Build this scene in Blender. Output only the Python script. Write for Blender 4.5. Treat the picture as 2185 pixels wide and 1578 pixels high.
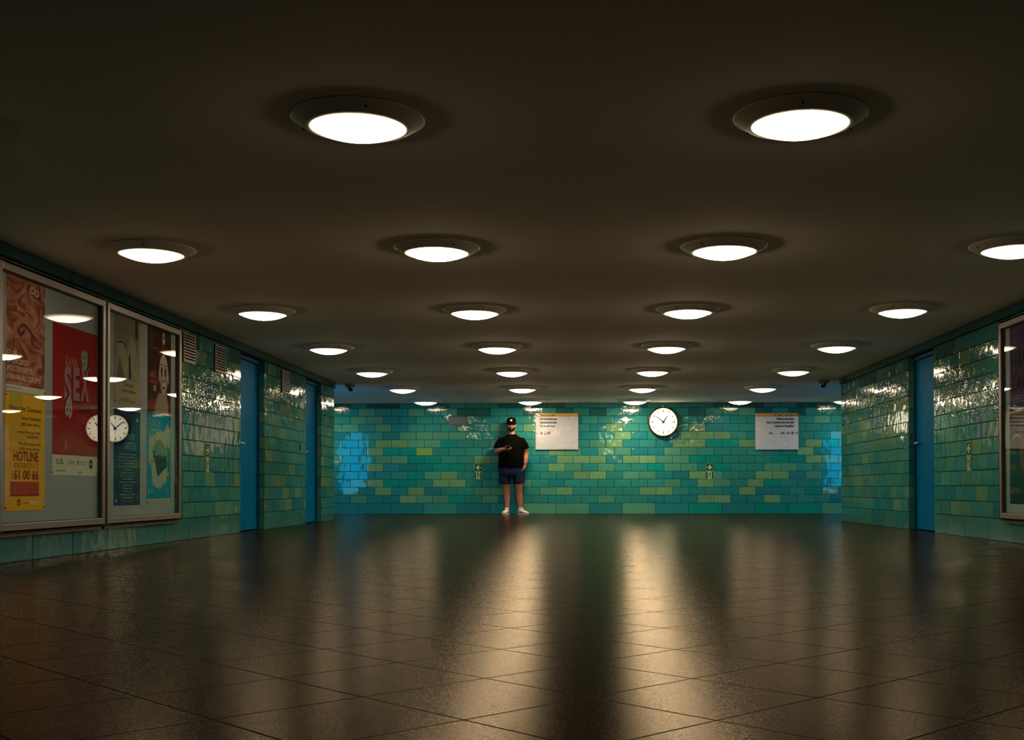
import bpy, bmesh, math, random
from mathutils import Vector, Matrix, Euler
random.seed(7)
PI = math.pi
scene = bpy.context.scene
for o in list(bpy.data.objects):
    bpy.data.objects.remove(o)
COL = scene.collection

# ------------------------------------------------------------------ camera
W, H = 2185, 1578
F_PX, YAW, PITCH, ROLL, PX, PY = 2463.23, .0162, .0133, -.0013, 1205.55, 1007.89
cy, sy = math.cos(YAW), math.sin(YAW); cp, sp = math.cos(PITCH), math.sin(PITCH); cr, sr = math.cos(ROLL), math.sin(ROLL)
R0 = Vector((cy, sy, 0)); F0 = Vector((-sy, cy, 0)); Z0 = Vector((0, 0, 1))
FW = cp * F0 + sp * Z0; U0 = -sp * F0 + cp * Z0
RT = cr * R0 + sr * U0; UP = -sr * R0 + cr * U0
cam_data = bpy.data.cameras.new('camera')
cam = bpy.data.objects.new('camera', cam_data); COL.objects.link(cam)
m3 = Matrix((RT, UP, -FW)).transposed()
cam.matrix_world = Matrix.Translation((0, 0, .5)) @ m3.to_4x4()
cam_data.sensor_fit = 'HORIZONTAL'; cam_data.sensor_width = 36
cam_data.lens = F_PX / W * 36
cam_data.shift_x = (W / 2 - PX) / W
cam_data.shift_y = (PY - H / 2) / W
cam_data.clip_start = .05; cam_data.clip_end = 100
scene.camera = cam

# ------------------------------------------------------------------ world, view, light strengths
world = bpy.data.worlds.new('world'); scene.world = world; world.use_nodes = True
world.node_tree.nodes['Background'].inputs[0].default_value = (0, 0, 0, 1)
world.node_tree.nodes['Background'].inputs[1].default_value = 0
scene.view_settings.view_transform = 'Standard'
scene.view_settings.look = 'None'
scene.view_settings.gamma = 1
scene.view_settings.use_curve_mapping = False
scene.view_settings.exposure = .15
LAMP_COLOR = (1.0, .75, .47)
# brightness of the lamps, row by row from the camera, columns left to right (outermost are in the side passages)
LAMP_ROWS = [24, 60, 68, 74, 86, 94, 98]
LAMP_COLS = {-2: .4, -1: .31, 0: .85, 1: 1.0, 2: .29, 3: .4}
BLUE_POWER = 8.5
CLOCK_POWER = 3.0

# ------------------------------------------------------------------ helpers
def srgb(r, g, b):
    f = lambda c: (c / 255 / 12.92) if c / 255 <= .04045 else ((c / 255 + .055) / 1.055) ** 2.4
    return (f(r), f(g), f(b))

def mat(name, color, rough=.5, metal=0, emis=None, estr=0, spec=.5, noise=None, bump=None, coat=0, ior=1.5):
    m = bpy.data.materials.new(name); m.use_nodes = True
    nt = m.node_tree; b = nt.nodes['Principled BSDF']
    b.inputs['Base Color'].default_value = (*color, 1)
    b.inputs['Roughness'].default_value = rough
    b.inputs['Metallic'].default_value = metal
    b.inputs['Specular IOR Level'].default_value = spec; b.inputs['IOR'].default_value = ior
    if coat: b.inputs['Coat Weight'].default_value = coat
    if emis:
        b.inputs['Emission Color'].default_value = (*emis, 1); b.inputs['Emission Strength'].default_value = estr
    tc = None
    if noise or bump:
        tc = nt.nodes.new('ShaderNodeTexCoord')
    if noise:
        sc, amt = noise
        n = nt.nodes.new('ShaderNodeTexNoise'); n.inputs['Scale'].default_value = sc; n.inputs['Detail'].default_value = 4
        nt.links.new(tc.outputs['Object'], n.inputs['Vector'])
        mx = nt.nodes.new('ShaderNodeMix'); mx.data_type = 'RGBA'
        mx.inputs[6].default_value = (*[c * (1 - amt) for c in color], 1)
        mx.inputs[7].default_value = (*[min(1, c * (1 + amt)) for c in color], 1)
        nt.links.new(n.outputs['Fac'], mx.inputs[0]); nt.links.new(mx.outputs[2], b.inputs['Base Color'])
    if bump:
        sc, st, dist = bump
        n2 = nt.nodes.new('ShaderNodeTexNoise'); n2.inputs['Scale'].default_value = sc; n2.inputs['Detail'].default_value = 2
        nt.links.new(tc.outputs['Object'], n2.inputs['Vector'])
        bp = nt.nodes.new('ShaderNodeBump'); bp.inputs['Strength'].default_value = st; bp.inputs['Distance'].default_value = dist
        nt.links.new(n2.outputs['Fac'], bp.inputs['Height']); nt.links.new(bp.outputs['Normal'], b.inputs['Normal'])
    return m

def box(bm, x0, x1, y0, y1, z0, z1, mi=0, bevel=0):
    vs = [bm.verts.new((x, y, z)) for z in (z0, z1) for y in (y0, y1) for x in (x0, x1)]
    fs = []
    for idx in ((0, 2, 3, 1), (4, 5, 7, 6), (0, 1, 5, 4), (2, 6, 7, 3), (0, 4, 6, 2), (1, 3, 7, 5)):
        f = bm.faces.new([vs[i] for i in idx]); f.material_index = mi; fs.append(f)
    if bevel:
        es = list({e for f in fs for e in f.edges})
        r = bmesh.ops.bevel(bm, geom=es, offset=bevel, segments=2, affect='EDGES', profile=.6)
        for f in r['faces']: f.material_index = mi
    return vs

def lathe(bm, prof, seg=48, mi=0, center=(0, 0, 0), axis='Z', cap0=False, cap1=False, smooth=True):
    rings = []
    for r, h in prof:
        ring = []
        for k in range(seg):
            a = 2 * PI * k / seg
            if r < 1e-6 and k: ring.append(ring[0]); continue
            p = (r * math.cos(a), r * math.sin(a), h)
            if axis == 'Y': p = (p[0], p[2], p[1])
            if axis == 'X': p = (p[2], p[0], p[1])
            ring.append(bm.verts.new((p[0] + center[0], p[1] + center[1], p[2] + center[2])))
        rings.append(ring)
    for a, b in zip(rings, rings[1:]):
        for k in range(seg):
            q = [a[k], a[(k + 1) % seg], b[(k + 1) % seg], b[k]]
            u = []
            for v in q:
                if v not in u: u.append(v)
            if len(u) > 2:
                f = bm.faces.new(u); f.material_index = mi; f.smooth = smooth
    for c, ring in ((cap0, rings[0]), (cap1, rings[-1])):
        if c and len(set(ring)) > 2:
            f = bm.faces.new(ring); f.material_index = mi

def obj(name, bm, mats, parent=None, smooth=False, recalc=True):
    if recalc: bmesh.ops.recalc_face_normals(bm, faces=bm.faces)
    me = bpy.data.meshes.new(name); bm.to_mesh(me); bm.free()
    for m in (mats if isinstance(mats, (list, tuple)) else [mats]): me.materials.append(m)
    if smooth:
        for p in me.polygons: p.use_smooth = True
    o = bpy.data.objects.new(name, me); COL.objects.link(o)
    if parent: o.parent = parent
    return o

def tag(o, label=None, cat=None, group=None, kind=None):
    if label: o['label'] = label
    if cat: o['category'] = cat
    if group: o['group'] = group
    if kind: o['kind'] = kind
    return o

def empty(name, loc=(0, 0, 0), rot=(0, 0, 0)):
    o = bpy.data.objects.new(name, None); COL.objects.link(o); o.location = loc; o.rotation_euler = rot
    o.empty_display_size = .1
    return o

def structure(name, bm, mats, label, recalc=True):
    o = obj(name, bm, mats, recalc=recalc); tag(o, label, 'building', kind='structure'); return o

def text_verts(body, size=1, align='LEFT', offset=0.0, shear=0.0, spacing=1.0):
    cu = bpy.data.curves.new('t', 'FONT'); cu.body = body; cu.size = size
    cu.align_x = align; cu.offset = offset * size; cu.shear = shear; cu.space_character = spacing; cu.resolution_u = 3
    ob = bpy.data.objects.new('t', cu); COL.objects.link(ob)
    dg = bpy.context.evaluated_depsgraph_get()
    me = bpy.data.meshes.new_from_object(ob.evaluated_get(dg))
    vs = [tuple(v.co) for v in me.vertices]; fs = [tuple(p.vertices) for p in me.polygons]
    bpy.data.objects.remove(ob); bpy.data.curves.remove(cu); bpy.data.meshes.remove(me)
    return vs, fs

def text(bm, body, x, y, h, width=None, align='LEFT', mi=0, z=.001, bold=.0, shear=0, rot=0):
    """letters h tall (cap height) with the baseline at y; squeezed to width if given"""
    vs, fs = text_verts(body, h / .69, 'LEFT', bold, shear)
    if not vs: return
    x0 = min(v[0] for v in vs); x1 = max(v[0] for v in vs)
    s = 1 if width is None else width / (x1 - x0)
    w = (x1 - x0) * s
    ox = {'LEFT': 0, 'CENTER': -w / 2, 'RIGHT': -w}[align]
    c, sn = math.cos(rot), math.sin(rot)
    bv = []
    for v in vs:
        a, b = (v[0] - x0) * s + ox, v[1]
        bv.append(bm.verts.new((x + a * c - b * sn, y + a * sn + b * c, z)))
    for f in fs:
        try:
            g = bm.faces.new([bv[i] for i in f]); g.material_index = mi
            g.normal_update()
            if g.normal.z < 0: g.normal_flip()
        except ValueError: pass

def poly(bm, pts, z=.0005, mi=0):
    f = bm.faces.new([bm.verts.new((p[0], p[1], z)) for p in pts]); f.material_index = mi
    f.normal_update()
    if f.normal.z < 0: f.normal_flip()

def rect(bm, x0, x1, y0, y1, z=.0005, mi=0):
    poly(bm, [(x0, y0), (x1, y0), (x1, y1), (x0, y1)], z, mi)

def ell(bm, cx, cyy, rx, ry, z=.0005, mi=0, rot=0, n=28):
    c, s = math.cos(rot), math.sin(rot)
    poly(bm, [(cx + rx * math.cos(t) * c - ry * math.sin(t) * s, cyy + rx * math.cos(t) * s + ry * math.sin(t) * c)
              for t in [2 * PI * k / n for k in range(n)]], z, mi)

def stroke(bm, pts, w, z=.0006, mi=0):
    for (a, b), (c, d) in zip(pts, pts[1:]):
        L = math.hypot(c - a, d - b) or 1; nx, ny = -(d - b) / L * w / 2, (c - a) / L * w / 2
        poly(bm, [(a - nx, b - ny), (c - nx, d - ny), (c + nx, d + ny), (a + nx, b + ny)], z, mi)

# ------------------------------------------------------------------ measured room
XL, XR, YB, HC = -3.88, 3.877, 22.343, 2.144
YCL, YCR = 17.87, 17.42           # where the side passages open
YN = -7.5                         # closing wall behind the camera
XE = 9.6                          # ends of the cross passage
TW, TH, BASE = .3203, .1533, .211
DOORS_L = [(12.985, 13.95), (16.05, 16.98)]
DOORS_R = [(12.82, 13.81)]

# ------------------------------------------------------------------ materials of the room
def tile_material():
    m = bpy.data.materials.new('glazed_tile'); m.use_nodes = True
    nt = m.node_tree; b = nt.nodes['Principled BSDF']; N = nt.nodes.new; L = nt.links.new
    at = N('ShaderNodeAttribute'); at.attribute_name = 'tile_color'
    tc = N('ShaderNodeTexCoord')
    n1 = N('ShaderNodeTexNoise'); n1.inputs['Scale'].default_value = 14; n1.inputs['Detail'].default_value = 3
    L(tc.outputs['Object'], n1.inputs['Vector'])
    mr = N('ShaderNodeMapRange'); mr.inputs[3].default_value = .82; mr.inputs[4].default_value = 1.16
    L(n1.outputs['Fac'], mr.inputs[0])
    mul = N('ShaderNodeVectorMath'); mul.operation = 'SCALE'
    L(at.outputs['Color'], mul.inputs[0]); L(mr.outputs[0], mul.inputs['Scale'])
    L(mul.outputs[0], b.inputs['Base Color'])
    b.inputs['Roughness'].default_value = .035
    b.inputs['Specular IOR Level'].default_value = .36
    # glaze: nearly flat, slow waves, with scattered small dimples that catch the lamps
    w = N('ShaderNodeTexNoise'); w.inputs['Scale'].default_value = 55; w.inputs['Detail'].default_value = 1; w.inputs['Roughness'].default_value = .4
    L(tc.outputs['Object'], w.inputs['Vector'])
    dm = N('ShaderNodeMapRange'); dm.interpolation_type = 'SMOOTHSTEP'; dm.inputs[1].default_value = .52; dm.inputs[2].default_value = .74
    L(w.outputs['Fac'], dm.inputs[0])
    w0 = N('ShaderNodeTexNoise'); w0.inputs['Scale'].default_value = 10; w0.inputs['Detail'].default_value = 0
    L(tc.outputs['Object'], w0.inputs['Vector'])
    b0 = N('ShaderNodeBump'); b0.inputs['Strength'].default_value = 1; b0.inputs['Distance'].default_value = .0022
    L(w0.outputs['Fac'], b0.inputs['Height'])
    b1 = N('ShaderNodeBump'); b1.inputs['Strength'].default_value = 1; b1.inputs['Distance'].default_value = .00022
    L(b0.outputs['Normal'], b1.inputs['Normal'])
    L(dm.outputs[0], b1.inputs['Height']); L(b1.outputs['Normal'], b.inputs['Normal'])
    return m

M_TILE = tile_material()
M_GROUT = mat('dark_grout', (.010, .035, .030), .9, spec=.1)
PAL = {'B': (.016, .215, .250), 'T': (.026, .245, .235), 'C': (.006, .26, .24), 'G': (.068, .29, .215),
       'Y': (.125, .325, .170), 'Z': (.18, .40, .12), 'D': (.015, .12, .115)}  # D: darkened tile, shade below the ceiling put into the colour
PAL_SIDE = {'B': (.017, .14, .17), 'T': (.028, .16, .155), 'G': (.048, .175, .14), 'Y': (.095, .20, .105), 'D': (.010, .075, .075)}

BACK_ROWS = {
 -1: '.....BBBTBBGGBGBCBCCG...........................',
  0: '..........BGBBYGGCTGBTTBTTGTTBBBYYBBYTTTB.......',
  1: '.........BGBYBYBTTGGTTGYTTTTYYTBTBYBBTCY........',
  2: '..........BGYCCTYYTTTGTBTTTTTTGBYGTYCTTBT.......',
  3: '..........BBBTCGYTBTTBTTYYTGGBBYGTTYYBGB........',
  4: '..........TBYBBCCCTTTBTYGTGTTCGGTCTTGGTTB.......',
  5: '..........BTGGCCTTYGTBBYYYBYYGGCCTTTCCYG........',
  6: '...........BYCCZTTTBTTTYGBGGBBGGTTTTTTYBB.......',
  7: '............YYGGCTTGTTTTTGYBTBYYCCYTTTYC........',
  8: '............TBGGGGTTTTTTTBTYBTBYYYTTTTTB........',
  9: '............GBTTTTBGTYTTTBYTTTTYBBTTTTTB........',
 10: '...........GGBBTBTTBTTTTBTTBTTTTBTTTTBT.........',
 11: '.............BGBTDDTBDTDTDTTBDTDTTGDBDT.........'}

def srnd(*a):
    return random.Random(hash(a) & 0xffffffff).random()

def back_color(k, n):
    row = BACK_ROWS.get(k, '')
    c = row[n] if 0 <= n < len(row) else '.'
    if c == '.':
        r = srnd(k * 131 + 7, n)
        c = 'B' if r < .35 else 'T' if r < .7 else 'G' if r < .85 else 'Y' if k < 9 else 'T'
    j = .9 + .2 * srnd(k, n, 5)
    return tuple(v * j for v in PAL[c])

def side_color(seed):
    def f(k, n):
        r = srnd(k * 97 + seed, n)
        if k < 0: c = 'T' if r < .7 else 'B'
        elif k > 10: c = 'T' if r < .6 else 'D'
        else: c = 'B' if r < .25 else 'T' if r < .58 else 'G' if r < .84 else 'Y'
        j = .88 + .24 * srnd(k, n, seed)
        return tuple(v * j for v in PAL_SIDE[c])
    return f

def tile_rows():
    out = [(-1, 0, BASE)]
    for k in range(12):
        out.append((k, BASE + k * TH, BASE + (k + 1) * TH))
    return out

def add_tiles(bm, layer, P, u0, u1, phase, colorf, holes=(), rows=None, gap=.0065, depth=.004):
    """P(u, z, out) gives the point on the wall, out = distance in front of the grout plane"""
    for k, z0, z1 in (rows or tile_rows()):
        w = TW * 2 if k < 0 else TW
        ph = phase - .169 if k < 0 else phase + (TW / 2 if k % 2 else 0)
        n = math.floor((u0 - ph) / w)
        while ph + n * w < u1:
            spans = [(max(u0, ph + n * w), min(u1, ph + (n + 1) * w))]
            for a, b, za, zb in holes:
                if z1 > za + .02 and z0 < zb - .02:
                    ns = []
                    for s, e in spans:
                        if e <= a or s >= b: ns.append((s, e))
                        else:
                            if s < a: ns.append((s, a))
                            if e > b: ns.append((b, e))
                    spans = ns
            for s, e in spans:
                if e - s < .012: continue
                g = gap / 2; bv = .002
                tl = [random.uniform(-.0009, .0009) for _ in range(2)]
                tv = random.uniform(-.0009, .0009)
                lo = [bm.verts.new(P(u, z, 0)) for u, z in ((s + g, z0 + g), (e - g, z0 + g), (e - g, z1 - g), (s + g, z1 - g))]
                hi = [bm.verts.new(P(u, z, depth + d)) for u, z, d in ((s + g + bv, z0 + g + bv, tl[0] - tv), (e - g - bv, z0 + g + bv, tl[1] - tv),
                                                                  (e - g - bv, z1 - g - bv, tl[1] + tv), (s + g + bv, z1 - g - bv, tl[0] + tv))]
                fs = [bm.faces.new(hi)]
                for i in range(4):
                    fs.append(bm.faces.new((lo[i], lo[(i + 1) % 4], hi[(i + 1) % 4], hi[i])))
                c = colorf(k, n + 24 if k >= 0 else n + 12)
                for f in fs:
                    f.material_index = 1
                    for lp in f.loops: lp[layer] = (*c, 1)
            n += 1

def new_wall():
    bm = bmesh.new(); layer = bm.loops.layers.float_color.new('tile_color')
    return bm, layer

# back wall -----------------------------------------------------------------
bm, ly = new_wall()
box(bm, -XE, XE, YB, YB + .3, 0, HC)
rows_back = tile_rows() + [(12, BASE + 12 * TH, HC)]
def back_color_top(k, n): return back_color(k, n) if k < 12 else tuple(v * .8 for v in PAL['D' if srnd(n, 3) < .5 else 'T'])  # top row darkened: shade where lamp light falls short, put into the colour
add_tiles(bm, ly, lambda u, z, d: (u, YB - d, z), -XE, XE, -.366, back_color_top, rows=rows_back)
structure('wall_back', bm, [M_GROUT, M_TILE], 'far wall of turquoise and yellow-green glazed tiles behind the man')

# side walls ------------------------------------------------------------------
def side_wall(name, X, sgn, y1, doors, seed, label, phase):
    """sgn = +1: wall faces +X (left wall)"""
    bm, ly = new_wall()
    segs = []; y = YN
    for a, b in doors:
        segs.append((y, a)); y = b
    segs.append((y, y1))
    back = X - sgn * .6
    for a, b in segs:
        box(bm, min(X, back), max(X, back), a, b, 0, HC)
    for a, b in doors:          # lintel over the opening, solid behind the door leaf
        box(bm, min(X, back), max(X, back), a, b, 2.045, HC)
        xb = X - sgn * .16
        box(bm, min(xb, back), max(xb, back), a, b, 0, 2.045)
    holes = [(a, b, 0, 2.045) for a, b in doors]
    cf = side_color(seed)
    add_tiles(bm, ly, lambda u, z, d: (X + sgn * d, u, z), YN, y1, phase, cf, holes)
    for a, b in doors:          # tiled reveals
        add_tiles(bm, ly, lambda u, z, d: (X - sgn * u, b - d, z), .002, .10, 0, side_color(seed + 5))
        add_tiles(bm, ly, lambda u, z, d: (X - sgn * u, a + d, z), .002, .10, 0, side_color(seed + 6))
    # end of the wall, facing the cross passage
    e0, e1 = (X, sgn * -XE) if sgn > 0 else (X, XE)
    box(bm, min(back, e1), max(back, e1), y1 - .3, y1, 0, HC)
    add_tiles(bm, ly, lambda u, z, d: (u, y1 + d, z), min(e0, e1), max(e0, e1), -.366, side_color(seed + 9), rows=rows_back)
    return structure(name, bm, [M_GROUT, M_TILE], label)
side_wall('wall_left', XL, 1, YCL, DOORS_L, 11, 'long left wall of green and teal glazed tiles with two blue doors', 8.226 + .169 - TW / 2 + .0)
side_wall('wall_right', XR, -1, YCR, DOORS_R, 23, 'long right wall of green and teal glazed tiles with one blue door', 8.1)

# top tile bands that stand out from the side walls
for name, X, sgn, y1, seed, lab in (('trim_1', XL, 1, YCL + .02, 41, 'dark green tile band along the top of the left wall'),
                                    ('trim_2', XR, -1, YCR + .02, 43, 'dark green tile band along the top of the right wall')):
    bm, ly = new_wall()
    xa = X + sgn * .005; xo = X + sgn * .022
    box(bm, min(xa, xo), max(xa, xo), YN, y1, 2.052, HC)
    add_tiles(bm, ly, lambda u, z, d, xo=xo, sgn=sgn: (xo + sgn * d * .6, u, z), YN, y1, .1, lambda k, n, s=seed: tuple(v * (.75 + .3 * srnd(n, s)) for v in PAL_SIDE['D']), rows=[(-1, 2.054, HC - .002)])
    structure(name, bm, [M_GROUT, M_TILE], lab)

# wall behind the camera and ends of the cross passage
bm = bmesh.new(); box(bm, XL - .6, XR + .6, YN - .3, YN, 0, HC)
structure('wall_near', bm, mat('dark_render', (.10, .10, .09), .8), 'dark wall closing the passage behind the viewer')
for name, x0, x1, y1 in (('wall_passage_left', -XE - .3, -XE, YCL), ('wall_passage_right', XE, XE + .3, YCR)):
    bm = bmesh.new(); box(bm, x0, x1, y1 - .3, YB + .3, 0, HC)
    structure(name, bm, bpy.data.materials['dark_render'], 'plain wall at the far end of the %s side passage' % name.split('_')[-1])

# floor ------------------------------------------------------------------------
def floor_material():
    m = bpy.data.materials.new('speckled_stone_floor'); m.use_nodes = True
    nt = m.node_tree; b = nt.nodes['Principled BSDF']; N = nt.nodes.new; L = nt.links.new
    def math_(op, a, bb=None, c=None):
        n = N('ShaderNodeMath'); n.operation = op
        for i, v in enumerate((a, bb, c)):
            if v is None: continue
            if isinstance(v, (int, float)): n.inputs[i].default_value = v
            else: L(v, n.inputs[i])
        return n.outputs[0]
    g = N('ShaderNodeNewGeometry'); s = N('ShaderNodeSeparateXYZ'); L(g.outputs['Position'], s.inputs[0])
    P_ = .545
    su = math_('SUBTRACT', math_('ADD', s.outputs[0], s.outputs[1]), 1.690)
    di = math_('SUBTRACT', math_('SUBTRACT', s.outputs[1], s.outputs[0]), 2.210)
    lines = []; cells = []
    for v in (su, di):
        t = math_('DIVIDE', v, P_); cells.append(math_('FLOOR', t))
        fr = math_('FRACT', t)
        lines.append(math_('MINIMUM', fr, math_('SUBTRACT', 1.0, fr)))
    d = math_('MULTIPLY', math_('MINIMUM', lines[0], lines[1]), P_ * .7071)     # metres from the joint
    joint = N('ShaderNodeMapRange'); joint.interpolation_type = 'SMOOTHSTEP'
    joint.inputs[1].default_value = .0018; joint.inputs[2].default_value = .0042; L(d, joint.inputs[0])   # 0 in the joint
    comb = N('ShaderNodeCombineXYZ'); L(cells[0], comb.inputs[0]); L(cells[1], comb.inputs[1])
    wn = N('ShaderNodeTexWhiteNoise'); wn.noise_dimensions = '2D'; L(comb.outputs[0], wn.inputs['Vector'])
    sp1 = N('ShaderNodeTexNoise'); sp1.inputs['Scale'].default_value = 260; sp1.inputs['Detail'].default_value = 4; sp1.inputs['Roughness'].default_value = .7
    L(g.outputs['Position'], sp1.inputs['Vector'])
    vo = N('ShaderNodeTexVoronoi'); vo.inputs['Scale'].default_value = 300; L(g.outputs['Position'], vo.inputs['Vector'])
    vs_ = N('ShaderNodeSeparateColor'); L(vo.outputs['Color'], vs_.inputs[0])
    cr_ = N('ShaderNodeValToRGB'); e = cr_.color_ramp.elements
    e[0].position = .0; e[0].color = (.006, .0045, .0035, 1); e[1].position = 1; e[1].color = (.075, .052, .037, 1)
    x = e.new(.45); x.color = (.020, .0145, .011, 1)
    x = e.new(.75); x.color = (.034, .024, .018, 1)
    sm = math_('ADD', math_('MULTIPLY', vs_.outputs[0], .6), math_('MULTIPLY', sp1.outputs['Fac'], .4)); L(sm, cr_.inputs[0])
    tilev = N('ShaderNodeMapRange'); tilev.inputs[3].default_value = .85; tilev.inputs[4].default_value = 1.12; L(wn.outputs['Value'], tilev.inputs[0])
    sc = N('ShaderNodeVectorMath'); sc.operation = 'SCALE'; L(cr_.outputs[0], sc.inputs[0])
    L(math_('MULTIPLY', tilev.outputs[0], math_('ADD', math_('MULTIPLY', joint.outputs[0], .85), .15)), sc.inputs['Scale'])
    # polished grains next to dull ones
    rr = N('ShaderNodeMapRange'); rr.inputs[1].default_value = .3; rr.inputs[2].default_value = .75; rr.inputs[3].default_value = .19; rr.inputs[4].default_value = .29
    L(sm, rr.inputs[0])
    rough = math_('ADD', rr.outputs[0], math_('MULTIPLY', math_('SUBTRACT', 1.0, joint.outputs[0]), .4))
    df = N('ShaderNodeBsdfDiffuse'); gl = N('ShaderNodeBsdfGlossy'); gl.distribution = 'BECKMANN'; gl.inputs['Color'].default_value = (1, .90, .76, 1)
    fr = N('ShaderNodeFresnel'); fr.inputs['IOR'].default_value = 1.32; mx = N('ShaderNodeMixShader')
    L(sc.outputs[0], df.inputs['Color']); L(rough, gl.inputs['Roughness'])
    L(math_('MULTIPLY', fr.outputs[0], math_('ADD', math_('MULTIPLY', joint.outputs[0], .37), .04)), mx.inputs[0])
    L(df.outputs[0], mx.inputs[1]); L(gl.outputs[0], mx.inputs[2]); L(mx.outputs[0], nt.nodes['Material Output'].inputs[0])
    nt.nodes.remove(b)
    bp = N('ShaderNodeBump'); bp.inputs['Strength'].default_value = .30; bp.inputs['Distance'].default_value = .0006
    hgt = math_('ADD', math_('MULTIPLY', sp1.outputs['Fac'], .5), joint.outputs[0]); L(hgt, bp.inputs['Height'])
    L(bp.outputs['Normal'], gl.inputs['Normal']); L(bp.outputs['Normal'], df.inputs['Normal'])
    return m
bm = bmesh.new(); box(bm, -XE - .3, XE + .3, YN - .3, YB + .3, -.2, 0)
structure('floor', bm, floor_material(), 'dark speckled stone floor laid in diagonal square slabs')
bm = bmesh.new(); box(bm, -XE - .3, XE + .3, YN - .3, YB + .3, HC, HC + .2)
structure('ceiling', bm, mat('ceiling_paint', (.93, .88, .80), .9, ior=1.1, noise=(.35, .10), bump=(60, .15, .002)), 'low smooth beige plaster ceiling set with round lamps')

# ------------------------------------------------------------------ blue doors
M_DOOR = mat('blue_door_paint', (.0005, .13, .32), .40, ior=1.05, bump=(3, .1, .003))
M_DARK = mat('dark_metal', (.02, .022, .022), .45, metal=.6)
M_STEEL = mat('brushed_steel', (.45, .44, .42), .35, metal=.9)
def door(n, X, sgn, a, b, label):
    bm = bmesh.new(); xd = X - sgn * .075; xb = X - sgn * .115
    box(bm, min(xd, xb), max(xd, xb), a + .05, b - .05, .012, 1.995, bevel=.003)
    leaf = obj('door_%d' % n, bm, M_DOOR); tag(leaf, label, 'door', kind='structure')
    bm = bmesh.new(); xf = X - sgn * .05; xb2 = X - sgn * .13
    lo, hi = min(xf, xb2), max(xf, xb2)
    box(bm, lo, hi, a + .006, a + .048, 0, 2.04); box(bm, lo, hi, b - .048, b - .006, 0, 2.04); box(bm, lo, hi, a + .048, b - .048, 2.0, 2.04)
    obj('door_frame', bm, mat('frame_blue_%d' % n, (.002, .06, .14), .5, ior=1.1), leaf)
    bm = bmesh.new(); hy = (a + .12) if n != 3 else (b - .12); xh = X - sgn * .07
    lathe(bm, [(0, 0), (.026, 0), (.026, .008), (.010, .010), (.010, .045), (0, .045)], 16, center=(xh if sgn > 0 else xh - 0, hy, 1.02), axis='X')
    if sgn < 0: bmesh.ops.scale(bm, vec=(-1, 1, 1), space=Matrix.Translation((-xh, 0, 0)), verts=bm.verts)
    x0, x1 = sorted((xh + sgn * .035, xh + sgn * .05)); ys = sorted((hy, hy + (.12 if n != 3 else -.12)))
    box(bm, x0, x1, ys[0], ys[1], 1.012, 1.03, bevel=.003)
    obj('door_handle', bm, M_STEEL, leaf)
door(1, XL, 1, *DOORS_L[0], 'blue painted door in the left wall, nearer of the two')
door(2, XL, 1, *DOORS_L[1], 'blue painted door in the left wall, farther one near the corner')
door(3, XR, -1, *DOORS_R[0], 'blue painted door recessed in the right wall')

# ------------------------------------------------------------------ ceiling lamps
M_RING = mat('lamp_ring_paint', (.80, .78, .70), .35, spec=.5)
M_SCREW = mat('screw_black', (.01, .01, .01), .5)
LAMP_MATS = {}
def lamp_mat(p):
    key = round(p, 1)
    if key not in LAMP_MATS:
        m = LAMP_MATS[key] = mat('lamp_glass_%g' % key, (.8, .8, .8), .3, emis=LAMP_COLOR, estr=key)
        nt = m.node_tree; tc = nt.nodes.new('ShaderNodeTexCoord'); mul = nt.nodes.new('ShaderNodeVectorMath'); mul.operation = 'MULTIPLY'; mul.inputs[1].default_value = (1, 1, 0)
        ln = nt.nodes.new('ShaderNodeVectorMath'); ln.operation = 'LENGTH'; mr = nt.nodes.new('ShaderNodeMapRange'); mr.interpolation_type = 'SMOOTHSTEP'
        mr.inputs[1].default_value = .135; mr.inputs[2].default_value = .207; mr.inputs[3].default_value = key; mr.inputs[4].default_value = key * .10   # opal glass, dimmer where it meets the ring
        nt.links.new(tc.outputs['Object'], mul.inputs[0]); nt.links.new(mul.outputs[0], ln.inputs[0]); nt.links.new(ln.outputs['Value'], mr.inputs[0])
        nt.links.new(mr.outputs[0], nt.nodes['Principled BSDF'].inputs['Emission Strength'])
    return LAMP_MATS[key]
def build_lamp():
    root = empty('ceiling_lamp')
    bm = bmesh.new()
    lathe(bm, [(.262, 0), (.262, -.008), (.291, -.004), (.294, -.006), (.294, -.0095), (.289, -.0125), (.232, -.0465), (.216, -.050), (.212, -.047), (.212, -.02)], 64)
    ring = obj('trim_ring', bm, M_RING, root)
    bm = bmesh.new()
    pr = [(.213, -.040), (.213, -.046)] + [(.213 * k / 12, -.047 - .048 * (1 - (k / 12) ** 2)) for k in range(11, -1, -1)]
    pr[-1] = (0, pr[-1][1])
    lathe(bm, pr, 64)
    dif = obj('diffuser', bm, lamp_mat(10), root)
    for k in range(3):
        a = 2 * PI * k / 3
        bm = bmesh.new(); lathe(bm, [(0, -.004), (.004, -.004), (.0055, -.002), (.0055, .004), (0, .004)], 10)
        s = obj('screw', bm, M_SCREW, ring); s.location = (.262 * math.cos(a), .262 * math.sin(a), -.0312); s.rotation_euler = Euler((0, -math.radians(27.8), a))
    return root
def copy_tree(o, parent=None):
    c = o.copy(); COL.objects.link(c)
    if parent: c.parent = parent
    for ch in [x for x in bpy.data.objects if x.parent == o]: copy_tree(ch, c)
    return c
ORD = ['first', 'second', 'third', 'fourth', 'fifth', 'sixth', 'seventh']
COLN = {-1: 'leftmost column', 0: 'inner left column', 1: 'inner right column', 2: 'rightmost column'}
S_, D_, Y1_, GX = 1.9547, 2.74, 5.0868, -.0208
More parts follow.
